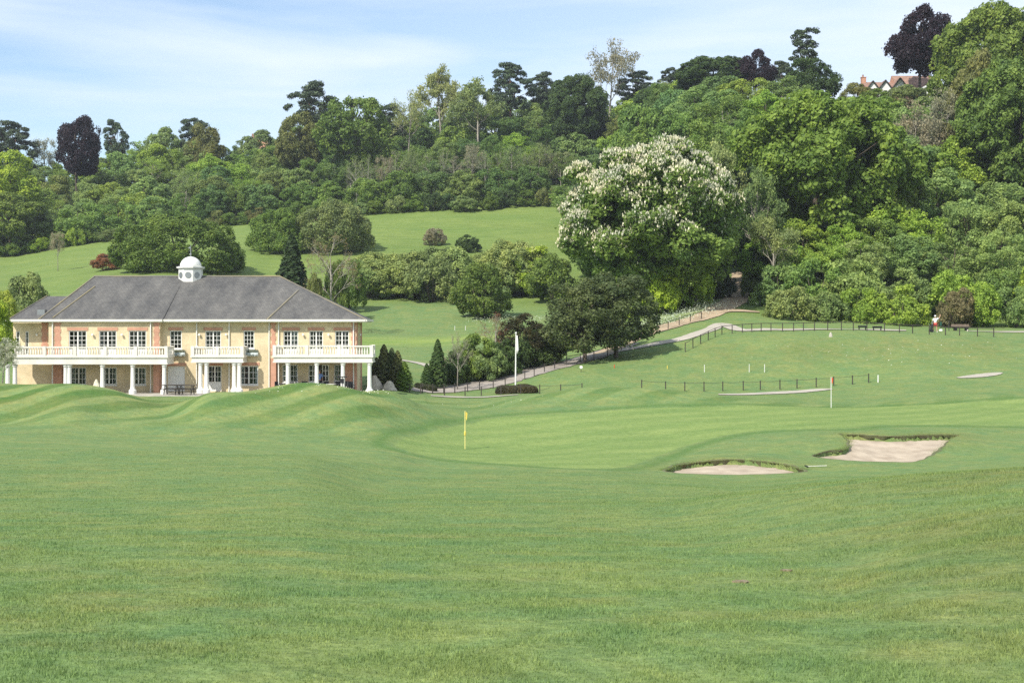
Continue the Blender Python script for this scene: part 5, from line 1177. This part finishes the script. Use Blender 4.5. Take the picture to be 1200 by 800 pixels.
# far pair of white posts on the fairway behind the drive
for px, lb in ((533, 'left'), (545.5, 'right')): marker(px, 387, .6, 'tiny white post on the far fairway, %s one of the pair' % lb, .04, Y0=150)
# stones
def rock(px, Y, w, h, label, mat=M['stone'], seed=1, name='stone'):
    b = at(px, Y); r = np.random.default_rng(seed); vs = []; fs = []; n, k = 10, 6
    for i in range(k):
        t = i/(k-1)
        for j in range(n):
            a = 6.283*j/n; rr = w/2*(1-t**1.6*.78)*r.uniform(.82, 1.1); vs.append((b.x+rr*math.cos(a), b.y+rr*.8*math.sin(a), b.z-.15+(h+.15)*t*r.uniform(.96, 1.03)))
    for i in range(k-1):
        for j in range(n): fs.append((i*n+j, i*n+(j+1)%n, (i+1)*n+(j+1)%n, (i+1)*n+j))
    fs.append(tuple((k-1)*n+j for j in range(n))); m = MB(b); m.mesh(vs, fs); o = m.build(name, mat); tag(o, label, 'stone'); return o
rock(113, 94.5, .52, .46, 'pale pointed stone on top of the left mound in front of the clubhouse', mat_plain('pale_rock', (.62, .56, .42), .9, .15, 3), 3)
rock(439, 117.5, 1.5, 1.15, 'large pale boulder beside the right corner column of the clubhouse', seed=4)
rock(456, 117.0, 1.4, .75, 'low pale boulder below the small conifers', seed=6)
rock(973.5, 145.6, .5, .45, 'round pale stone just below the upper rail fence', seed=9)
rock(1134, 155.5, .3, .2, 'tiny pale stone beside the low bench', seed=12)
# rake between the bunkers
b = at(945, 68.8, .06); e = at(969, 68.9, .07); rk = empty('bunker_rake', b); tag(rk, 'bunker rake lying on the grass at the right end of the near bunker', 'rake')
m = MB(b); m.tube([b, e], .016, 6); m.build('handle', M['stone_white'], rk, loc=(0,0,0)); m = MB(b)
m.box(b.x-.03, b.x+.03, b.y-.32, b.y+.32, b.z-.02, b.z+.03)
for i in range(9): m.box(b.x-.01, b.x+.01, b.y-.3+i*.07, b.y-.28+i*.07, b.z-.07, b.z-.02)
m.build('head', M['black'], rk, loc=(0,0,0))
# divots of bare soil
for px, py, w in ((870, 682, .075), (921, 669, .05)):
    v = hit(px, py); mm = MB(v); k = 14; rr = random.Random(px); ring = [(v.x+w*math.cos(6.28*i/k)*rr.uniform(.45, 1.2), v.y+w*1.3*math.sin(6.28*i/k)*rr.uniform(.45, 1.2)) for i in range(k)]
    top = [(x, y, h1(x, y)+.012) for x, y in ring]; bot = [(x, y, h1(x, y)-.05) for x, y in ring]; mm.poly([(x, y, z+.002) for x, y, z in top]); mm.mesh(top+bot, [(i, (i+1)%k, k+(i+1)%k, k+i) for i in range(k)]); mm.mesh([(x, y, z+.002) for x, y, z in top]+top, [(i, (i+1)%k, k+(i+1)%k, k+i) for i in range(k)])
    tag(mm.build('soil', mat_plain('soil', (.20, .16, .10), .95, .4, 30)), kind='structure')
# low bench, post and ball washer near the golfer
b = at(1126, 157.2); bn = empty('low_bench', b); tag(bn, 'low weathered wooden bench with dark end blocks right of the golfer', 'bench')
m = MB(b)
for i in range(3): m.box(b.x-1.0, b.x+1.0, b.y-.28+i*.2, b.y-.12+i*.2, b.z+.44, b.z+.50)
m.build('seat', M['wood'], bn, loc=(0,0,0))
m = MB(b); m.box(b.x-1.0, b.x+1.0, b.y+.30, b.y+.34, b.z+.28, b.z+.72); m.build('backrest', M['wood'], bn, loc=(0,0,0))
for s in (-.62, .62): m = MB(b); m.box(b.x+s-.13, b.x+s+.13, b.y-.28, b.y+.28, b.z-.1, b.z+.438); m.build('leg', M['black'], bn, loc=(0,0,0))
m = MB(at(1112, 156.5)); p = at(1112, 156.5); m.tube([p-Vector((0,0,.1)), p+Vector((0,0,1.0))], .05, 8); m.box(p.x-.09, p.x+.09, p.y-.06, p.y+.06, p.z+1.002, p.z+1.12); tag(m.build('tee_post', M['dark']), 'thin dark post between the golfer and the low bench', 'post')
p = at(1102.5, 155.3); bw = empty('ball_washer', p); tag(bw, 'dark green ball washer on a stand with a white base beside the golfer', 'ball washer')
m = MB(p); m.tube([p-Vector((0,0,.1)), p+Vector((0,0,.7))], .04, 8); m.lathe((p.x, p.y, p.z+.55), [(.05, 0), (.13, .05), (.13, .40), (.05, .46)], 12); m.build('body', mat_plain('dark_green_paint', (.02, .07, .05), .4, .1, 3), bw, loc=(0,0,0)); m = MB(p); m.lathe((p.x, p.y, p.z-.02), [(.2, 0), (.2, .18), (.12, .24)], 12); m.build('base', M['white'], bw, loc=(0,0,0))
for px, w, lb in ((1010.5, .45, 'left'), (1028, .5, 'right')):
    p = at(px, 153.8); m = MB(p); m.box(p.x-w, p.x+w, p.y-.15, p.y+.15, p.z+.30, p.z+.50); o = empty('tee_marker_box', p); tag(o, 'low black box on legs on the upper white path, %s one of two' % lb, 'box')
    m.build('box', M['black'], o, loc=(0,0,0))
    for s in (-1, 1): q = MB(p); q.box(p.x+s*(w-.1)-.04, p.x+s*(w-.1)+.04, p.y-.1, p.y+.1, p.z-.1, p.z+.298); q.build('leg', M['black'], o, loc=(0,0,0))
# golf trolley with bag left of the golfer
p = at(1092.3, 152.8); gt = empty('golf_trolley', p); tag(gt, 'black golf bag on a two wheeled trolley at the golfer left foot', 'golf trolley')
m = MB(p); m.tube([p+Vector((-.12,0,.12)), p+Vector((.02,.05,.85))], [.13, .15], 10); m.build('bag', M['black'], gt, loc=(0,0,0))
m = MB(p); m.tube([p+Vector((-.1,.1,.1)), p+Vector((-.05,.2,.5)), p+Vector((-.3,.3,.95))], .02, 6); m.tube([p+Vector((-.12,-.35,.16)), p+Vector((-.12,.35,.16))], .02, 6); m.build('frame', M['metal'], gt, loc=(0,0,0))
for s in (-.34, .34): m = MB(p); m.tube([p+Vector((-.12, s-.025, .16)), p+Vector((-.12, s+.025, .16))], .16, 14); m.build('wheel', M['black'], gt, loc=(0,0,0))
m = MB(p)
for i in range(5): m.tube([p+Vector((.02+.03*i-.06,.05,.8)), p+Vector((.03+.04*i-.06,.06+.02*i,1.12))], .012, 4); m.box(p.x+.0+.04*i-.06, p.x+.07+.04*i-.06, p.y+.04+.02*i, p.y+.08+.02*i, p.z+1.10, p.z+1.16)
m.build('club_heads', M['metal'], gt, loc=(0,0,0))

# ---------------------------------------------------------------- people
def skin_mesh(name, nodes, edges, root_i, mat, parent, sub=2, mats=None):
    """nodes: (x,y,z,r)"""
    me = bpy.data.meshes.new(name); me.from_pydata([n[:3] for n in nodes], edges, []); o = bpy.data.objects.new(name, me); C.objects.link(o)
    md = o.modifiers.new('skin', 'SKIN'); 
    if not me.skin_vertices: 
        pass
    lay = me.skin_vertices[0] if len(me.skin_vertices) else None
    if lay:
        for i, n in enumerate(nodes): lay.data[i].radius = (n[3], n[3]); lay.data[i].use_root = (i == root_i)
    ss = o.modifiers.new('sub', 'SUBSURF'); ss.levels = sub; ss.render_levels = sub
    dg = bpy.context.evaluated_depsgraph_get(); dg.update(); ev = o.evaluated_get(dg); nm = bpy.data.meshes.new_from_object(ev)
    o.modifiers.clear(); o.data = nm; nm.materials.clear(); nm.materials.append(mat); nm.polygons.foreach_set('use_smooth', [True]*len(nm.polygons)); o.parent = parent; return o
def skin_ops(o):
    pass
M['skin'] = mat_plain('skin', (.50, .29, .20), .6, .08, 6); M['shirt_white'] = mat_plain('white_shirt', (.80, .80, .80), .8, .05, 6); M['shorts_red'] = mat_plain('red_shorts', (.50, .07, .06), .8, .15, 6)
M['shirt_blue'] = mat_plain('blue_shirt', (.18, .30, .62), .8, .1, 6); M['trousers'] = mat_plain('dark_trousers', (.03, .03, .04), .8, .1, 6); M['hair'] = mat_plain('grey_hair', (.22, .19, .16), .8, .2, 30)
def person(loc, rz, label, arm_r, arm_l, shirt, bottom, legs_bare=True, hair='hair', cap=None, step=.16):
    """arm: list of shoulder-relative joints (elbow, wrist) in metres, x to the figure's left, -y is forward"""
    root = empty('person', loc, rz); tag(root, label, 'person')
    n = []; e = []
    def a(p, r, par=None): n.append((*p, r)); i = len(n)-1; (e.append((par, i)) if par is not None else None); return i
    pel = a((0, 0, .95), .135); wa = a((0, .01, 1.12), .12, pel); ch = a((0, 0, 1.33), .145, wa); nb = a((0, .01, 1.47), .07, ch); nk = a((0, 0, 1.53), .055, nb)
    j = a((0, -.01, 1.60), .085, nk); hd = a((0, 0, 1.69), .10, j); tp = a((0, .01, 1.77), .06, hd)
    feet = {}
    for s, arm in ((1, arm_l), (-1, arm_r)):
        hp_ = a((s*.10, 0, .90), .10, pel); kn = a((s*(.10+step*.3), -.02, .50), .062, hp_); an = a((s*(.10+step*.5), .02, .09), .04, kn); hl = a((s*(.10+step*.5), .02, .04), .04, an); a((s*(.12+step*.5), -.16, .035), .035, hl)
        sh = a((s*.19, 0, 1.42), .062, ch); el = a(tuple(arm[0]), .046, sh); wr = a(tuple(arm[1]), .03, el); d = (Vector(arm[1])-Vector(arm[0])).normalized(); pm = a(tuple(Vector(arm[1])+d*.07), .034, wr)
        side = d.cross(Vector((0, 1, 0))).normalized() if abs(d.y) < .9 else Vector((1, 0, 0)); fw = d.cross(side)
        for q in range(4):
            k = Vector(n[pm][:3]) + side*(q-1.5)*.021 + d*.035; k1 = a(tuple(k), .010, pm); k2 = a(tuple(k+d*(.032, .040, .036, .028)[q]+fw*.012), .009, k1); a(tuple(k+d*(.05, .062, .057, .043)[q]+fw*.035), .008, k2)
        t1 = a(tuple(Vector(arm[1])+d*.035+side*.038), .012, wr); a(tuple(Vector(arm[1])+d*.075+side*.055+fw*.02), .010, t1)
    body = skin_mesh('body', n, e, pel, M['skin'], root)
    # clothes
    cn = []; ce = []
    def c(p, r, par=None): cn.append((*p, r)); i = len(cn)-1; (ce.append((par, i)) if par is not None else None); return i
    q0 = c((0, 0, .98), .158); q1 = c((0, .01, 1.14), .145, q0); q2 = c((0, 0, 1.33), .168, q1); q3 = c((0, .01, 1.46), .085, q2)
    for s, arm in ((1, arm_l), (-1, arm_r)):
        sh = c((s*.19, 0, 1.42), .085, q2); c(tuple(Vector((s*.19, 0, 1.42)).lerp(Vector(arm[0]), .75)), .072, sh)
    skin_mesh('shirt', cn, ce, 0, shirt, root)
    cn = []; ce = []; q0 = c((0, 0, .97), .160); 
    for s in (1, -1):
        h = c((s*.10, 0, .88), .125, q0); k = Vector((s*(.10+step*.3), -.02, .50)); t = .75 if legs_bare else 1.0; u = c(tuple(Vector((s*.10, 0, .9)).lerp(k, t)), .095 if legs_bare else .08, h)
        if not legs_bare: c((s*(.10+step*.5), .02, .10), .06, u)
    skin_mesh('shorts' if legs_bare else 'trousers', cn, ce, 0, bottom, root)
    m = MB(); m.lathe((0, .012, 1.66), [(.095, 0), (.112, .04), (.108, .10), (.075, .155), (.02, .175)], 14)
    m.build('cap' if cap else 'hair', cap or M['hair'], root, True, loc=(0, .012, 0) if True else None)
    for s in (1, -1):
        m = MB(); m.lathe((s*.035, -.098, 1.70), [(.004, -.008), (.010, 0), (.004, .008)], 8); m.build('eye', M['black'], root, loc=(0,0,0))
        m = MB(); m.box(s*(.12+step*.5)-.05, s*(.12+step*.5)+.05, -.2, .09, -.01, .075); sh_ = m.build('shoe', M['white'] if legs_bare else M['black'], root, loc=(0,0,0)); bv = sh_.modifiers.new('b', 'BEVEL'); bv.width = .025; bv.segments = 3
    m = MB(); m.lathe((0, -.105, 1.665), [(.012, -.015), (.016, 0), (.006, .04)], 8); m.build('nose', M['skin'], root, loc=(0,0,0))
    m = MB(); m.box(-.025, .025, -.101, -.094, 1.625, 1.632); m.build('mouth', M['shorts_red'], root, loc=(0,0,0))
    return root
g = at(1096, 153.2)
person(g, R(180-15), 'golfer in white shirt and red shorts with one arm raised behind the upper fence', [(-.42, -.10, 1.50), (-.50, -.16, 1.74)], [(.26, -.03, 1.14), (.20, -.22, .98)], M['shirt_white'], M['shorts_red'], cap=M['white'])
person(Vector((X(374.5, YR+.4), YR+.4, GZ+.06)), R(10), 'person in a blue shirt standing in the open doorway under the right balcony', [(-.25, .02, 1.13), (-.22, -.20, .98)], [(.25, .02, 1.13), (.22, -.20, 1.0)], M['shirt_blue'], M['trousers'], legs_bare=False)

# ---------------------------------------------------------------- patio furniture
def picnic(px, Y, label, mat=M['dark'], w=1.7):
    b = Vector((X(px, Y), Y, GZ+.06)); r_ = empty('picnic_table', b); tag(r_, label, 'picnic table')
    m = MB(b)
    for i in range(4): m.box(b.x-w/2, b.x+w/2, b.y-.36+i*.19, b.y-.20+i*.19, b.z+.72, b.z+.76)
    m.build('table_top', mat, r_, loc=(0,0,0))
    for s in (-1, 1): m = MB(b); m.box(b.x-w/2, b.x+w/2, b.y+s*.7-.13, b.y+s*.7+.13, b.z+.43, b.z+.47); m.build('bench_seat', mat, r_, loc=(0,0,0))
    for s in (-1, 1):
        u = b.x+s*(w/2-.25); m = MB(b)
        for q in (-1, 1): m.tube([(u, b.y+q*.55, b.z), (u, b.y+q*.2, b.z+.72)], .04, 5)
        m.box(u-.03, u+.03, b.y-.68, b.y+.68, b.z+.37, b.z+.43); m.build('leg_frame', mat, r_, loc=(0,0,0))
picnic(203, 109.3, 'dark picnic table in front of the white panel door'); picnic(216.5, 108.9, 'dark picnic table seen in the dip between the two mounds')
def chair(px, Y, rz, label, mat, group='patio chairs under the right balcony'):
    b = Vector((X(px, Y), Y, GZ+.06)); r_ = empty('patio_chair', b, rz); tag(r_, label, 'chair', group)
    m = MB(); m.box(-.25, .25, -.24, .24, .40, .45); m.build('seat', mat, r_, loc=(0,0,0))
    m = MB(); m.box(-.25, .25, .22, .26, .47, .92); m.build('backrest', mat, r_, loc=(0,0,0))
    for x in (-.22, .22):
        for y in (-.21, .21): m = MB(); m.tube([(x, y, 0), (x, y, .399)], .022, 5); m.build('leg', mat, r_, loc=(0,0,0))
    for x in (-.27, .27): m = MB(); m.box(x-.018, x+.018, -.2, .22, .62, .66); m.box(x-.015, x+.015, -.2, -.17, .40, .618); m.build('armrest', mat, r_, loc=(0,0,0))
def table(px, Y, label, mat, r=.45):
    b = Vector((X(px, Y), Y, GZ+.06)); r_ = empty('patio_table', b); tag(r_, label, 'table', 'patio tables under the right balcony')
    m = MB(); m.lathe((0, 0, .70), [(r, 0), (r, .035)], 18); m.build('table_top', mat, r_, loc=(0,0,0)); m = MB(); m.tube([(0,0,.02), (0,0,.698)], .04, 8); m.lathe((0,0,0), [(.28, 0), (.26, .03), (.05, .06)], 12); m.build('pedestal', mat, r_, loc=(0,0,0))
DM = mat_plain('dark_rattan', (.03, .03, .032), .7, .3, 20); GM = mat_plain('grey_rattan', (.30, .29, .27), .7, .2, 20)
for i, (px, rz, mt, lb) in enumerate([(327, 1.2, DM, 'dark chair beside the red brick pier at the left end of the right patio'), (343.5, .4, GM, 'grey chair right of the first patio column'), (350, 2.4, GM, 'grey chair left of the dark brown basket'), (356, 0, DM, 'dark chair directly left of the glazed doors'),
        (384.5, .8, DM, 'dark chair directly right of the glazed doors'), (395.5, 0, DM, 'dark chair under the right ground floor window, left one'), (405.5, .3, DM, 'dark chair under the right ground floor window, right one'), (411, 3.0, DM, 'dark chair nearest the right end column')]):
    chair(px, 111.6, rz, lb, mt)
for px, lb, mt in ((333, 'small dark round table left of the first patio column', DM), (388.5, 'small white round table right of the glazed doors', M['white']), (400.5, 'small dark round table behind the third patio column', DM)): table(px, 111.7, lb, mt)
# dark stand with cross arm and board before the third column
b = Vector((X(401, 110.1), 110.1, GZ+.06)); r_ = empty('patio_stand', b); tag(r_, 'thin dark sign stand in front of the third patio column', 'stand')
m = MB(); m.tube([(0,0,.02), (0,0,1.3)], .035, 8); m.lathe((0,0,0), [(.22, 0), (.2, .05), (.05, .08)], 12); m.build('pole', M['black'], r_, loc=(0,0,0)); m = MB(); m.box(-.4, .4, -.03, .03, 1.301, 1.38); m.build('arm', M['black'], r_, loc=(0,0,0)); m = MB(); m.box(-.14, .14, -.05, .05, .85, 1.2); m.build('board', M['black'], r_, loc=(0,-.08,0))

# ---------------------------------------------------------------- houses on the hilltop
M['tile'] = mat_plain('red_roof_tiles', (.27, .165, .12), .85, .25, 1.2); M['render'] = mat_plain('white_render', (.78, .77, .74), .8, .08, 1)
def house():
    Y = 316.0; k = Y/F
    def q(px, py, dy=0.0): return Vector(((px-CX)*k, Y+dy, P(py, Y)))
    zb = h1((1050-CX)*k, Y)-1; org = Vector(((1050-CX)*k, Y, zb+1)); hs = empty('hilltop_house', org); tag(hs, 'hilltop house with red tiled roof, three white dormer gables and a chimney behind the treetops', 'house')
    def hb(nm, m, mt, par=hs): return m.build(nm, mt, par, loc=(0, 0, 0))
    zr = P(87.5, Y); ze = P(107, Y); x0, x1, xm = (1012-CX)*k, (1093-CX)*k, (1047-CX)*k
    m = MB(org); m.box(x0+.3, x1-.3, Y-2.2, Y+5.6, zb, ze+.1); hb('wall', m, M['redbrick'])
    m = MB(org)
    zl = P(95, Y); 
    def gable_roof(xa, xb, zrr):
        m.poly([(xa, Y-3, ze), (xb, Y-3, ze), (xb, Y+1.7, zrr), (xa, Y+1.7, zrr)]); m.poly([(xb, Y+6.4, ze), (xa, Y+6.4, ze), (xa, Y+1.7, zrr), (xb, Y+1.7, zrr)])
    gable_roof(x0, xm, zl); gable_roof(xm, x1, zr); rf_ = hb('roof', m, M['tile'])
    m = MB(org)
    for xx, zz in ((x1-.25, zr), (xm+.02, zr), (x0+.25, zl)): m.poly([(xx, Y-2.8, ze), (xx, Y+6.2, ze), (xx, Y+1.7, zz-.08)])
    hb('gable_wall', m, M['redbrick'])
    m = MB(org)
    for a, b_ in (((x1+.02, Y-3.1, ze-.1), (x1+.02, Y+1.7, zr)), ((x1+.02, Y+1.7, zr), (x1+.02, Y+6.5, ze-.1))): m.tube([a, b_], .16, 4)
    hb('barge_board', m, M['dark'])
    m = MB(org); cx = (1014-CX)*k; m.box(cx-.5, cx+.5, Y+1.2, Y+2.2, zl-1, P(90, Y)); m.box(cx-.58, cx+.58, Y+1.1, Y+2.3, P(90, Y)+.002, P(89.2, Y)); ch_ = hb('chimney', m, M['redbrick'], rf_)
    m = MB(org); m.lathe((cx-.1, Y+1.7, P(89.2, Y)), [(.2, 0), (.17, .5), (.2, .55)], 8); hb('chimney_pot', m, M['tile'], rf_)
    for px, pt, w in ((1018.5, 98, 1.2), (1033, 97, 1.6), (1050, 94.5, 1.3)):
        c_ = (px-CX)*k; zt = P(pt, Y); zl_ = zt-w*1.35; m = MB(org); m.poly([(c_-w, Y-3.2, zl_-1.5), (c_+w, Y-3.2, zl_-1.5), (c_+w, Y-3.2, zl_), (c_, Y-3.2, zt-.1), (c_-w, Y-3.2, zl_)]); m.poly([(c_-w, Y-3.2, zl_-1.5), (c_-w, Y-3.2, zl_), (c_-w, Y, zl_), (c_-w, Y, zl_-1.5)]); m.poly([(c_+w, Y-3.2, zl_-1.5), (c_+w, Y-3.2, zl_), (c_+w, Y, zl_), (c_+w, Y, zl_-1.5)])
        d = hb('dormer', m, M['render']); m = MB(org)
        for s in (-1, 1): m.poly([(c_, Y-3.5, zt+.06), (c_+s*(w+.3), Y-3.5, zl_-.25), (c_+s*(w+.3), Y+1.2, zl_-.25), (c_, Y+1.2, zt+.06)])
        hb('dormer_roof', m, M['tile'], d); m = MB(org)
        for s in (-1, 1): m.tube([(c_, Y-3.55, zt), (c_+s*(w+.3), Y-3.55, zl_-.32)], .13, 4)
        hb('dormer_trim', m, M['dark'], d)
        m = MB(org); m.box(c_-.4, c_+.4, Y-3.25, Y-3.21, zl_-1.1, zl_-.1); hb('dormer_window', m, M['black'], d)
    # white flat-roofed neighbour
    Y2 = 300.0; k2 = Y2/F; a, b_ = (1086-CX)*k2, (1112-CX)*k2; o2 = Vector(((a+b_)/2, Y2, h1((a+b_)/2, Y2))); nb_ = empty('white_house', o2); tag(nb_, 'low white flat roofed house between the copper beech and the big green tree', 'house')
    m = MB(o2); m.box(a, b_, Y2, Y2+6, o2.z-1, P(103, Y2)); m.build('wall', M['render'], nb_, loc=(0,0,0)); m = MB(o2); m.box(a-.4, b_+.8, Y2-.5, Y2+6.5, P(103, Y2)+.002, P(100.8, Y2)); m.build('roof', M['render'], nb_, loc=(0,0,0))
    for i in range(3): m = MB(o2); u = a+(b_-a)*(i+.3)/3; m.box(u, u+.9, Y2-.04, Y2-.005, P(103, Y2)-1.6, P(103, Y2)-.5); m.build('window', M['black'], nb_, loc=(0,0,0))
    # far cottage peeping over the left wood
    Y3 = 470.0; k3 = Y3/F; c_ = (301-CX)*k3; g3 = h1(c_, Y3); o3 = Vector((c_, Y3, g3)); ct = empty('far_cottage', o3); tag(ct, 'tiny red and grey cottage roof peeping over the wood on the left skyline', 'house')
    zt = P(158, Y3); zl_ = P(163, Y3); m = MB(o3); m.box(c_-2.6, c_+3.6, Y3, Y3+5, g3-1, zl_); m.build('wall', M['redbrick'], ct, loc=(0,0,0))
    m = MB(o3); m.poly([(c_-3, Y3-.4, zl_-.1), (c_+4, Y3-.4, zl_-.1), (c_+2.4, Y3+2.5, zt-.3), (c_-1.4, Y3+2.5, zt-.3)]); m.poly([(c_-3, Y3+5.4, zl_-.1), (c_-3, Y3-.4, zl_-.1), (c_-1.4, Y3+2.5, zt-.3)]); m.poly([(c_+4, Y3-.4, zl_-.1), (c_+4, Y3+5.4, zl_-.1), (c_+2.4, Y3+2.5, zt-.3)]); m.poly([(c_+4, Y3+5.4, zl_-.1), (c_-3, Y3+5.4, zl_-.1), (c_-1.4, Y3+2.5, zt-.3), (c_+2.4, Y3+2.5, zt-.3)]); rr_ = m.build('roof', M['slate'], ct, loc=(0,0,0))
    m = MB(o3); m.box(c_-1.9, c_-1.1, Y3+1, Y3+1.8, zl_, zt+.5); m.build('chimney', M['tile'], rr_, loc=(0,0,0))
house()

# ---------------------------------------------------------------- wild flowers and daisies
def specks(name, spots, n, size, label, hgt, col, seed):
    r = np.random.default_rng(seed); P_ = []
    for (px, Y, sx, sy, w) in spots:
        k = int(n*w); P_.append(np.stack([(px-CX)/F*Y + r.normal(0, sx, k), Y + r.normal(0, sy, k)], 1))
    p = np.concatenate(P_); z = H(p[:, 0], p[:, 1]) + r.random(len(p))*hgt + .02
    pos = np.column_stack([p, z]); nrm = unit(rdir(r, len(p))*.7 + np.array([0, 0, .8])); me = quads_mesh(name, leaf_quads(r, pos, nrm, size, .9), 4, np.repeat(r.random(len(p)), 4), M['petal'])
    o = link_mesh(name, me); o.color = (*col, 1); tag(o, label, 'wildflowers', kind='stuff')
vs = [(p, Y, 1.6, .8, 1) for p, Y in ((742,158.5),(755,160),(768,162),(782,164),(796,165.5),(812,167.5),(828,170),(842,173))]
specks('cow_parsley', vs, 500, .10, 'frothy white cow parsley along the verge between the dirt track and the chestnut', .9, (.55, .60, .48), 3)
specks('cow_parsley', [(p, 209+1.5*math.sin(p), 2.2, 1.2, 1) for p in range(560, 665, 9)], 130, .10, 'white cow parsley in the meadow below the round bush', .7, (.50, .56, .42), 4)
specks('daisies', [(350, 90.5, 2, 1.2, .5), (385, 92, 1.4, 1.0, 1), (415, 94, 1.2, 1, 1), (436, 96, .8, .8, .6), (545, 108, 1.2, .6, .2), (600, 107, 1.3, .6, .2)], 60, .055, 'scattered white daisies on the mounds below the right patio', .03, (.85, .85, .8), 5)
specks('daisies', [(1000, 140, 4, 2, 1), (1040, 139, 4, 2, 1), (1075, 143, 3, 1.5, .6), (960, 142, 3, 1.5, .5), (1130, 141, 5, 2, .3)], 70, .075, 'scattered white daisies on the bank below the upper rail fence', .05, (.75, .76, .68), 6)

# ---------------------------------------------------------------- thin summer air
hz = MB(); hz.box(-2600, 2600, -2600, 2600, -30, 110)
hm = bpy.data.materials.new('haze'); hm.use_nodes = True; hn = hm.node_tree; hn.nodes.clear(); ho = N(hn, 'ShaderNodeOutputMaterial'); pv = N(hn, 'ShaderNodeVolumePrincipled')
pv.inputs['Color'].default_value = (.86, .92, 1.0, 1); pv.inputs['Density'].default_value = 0.00014; pv.inputs['Anisotropy'].default_value = 0.2; hn.links.new(pv.outputs[0], ho.inputs['Volume'])
hm.cycles.homogeneous_volume = True
tag(hz.build('haze', hm), kind='stuff')
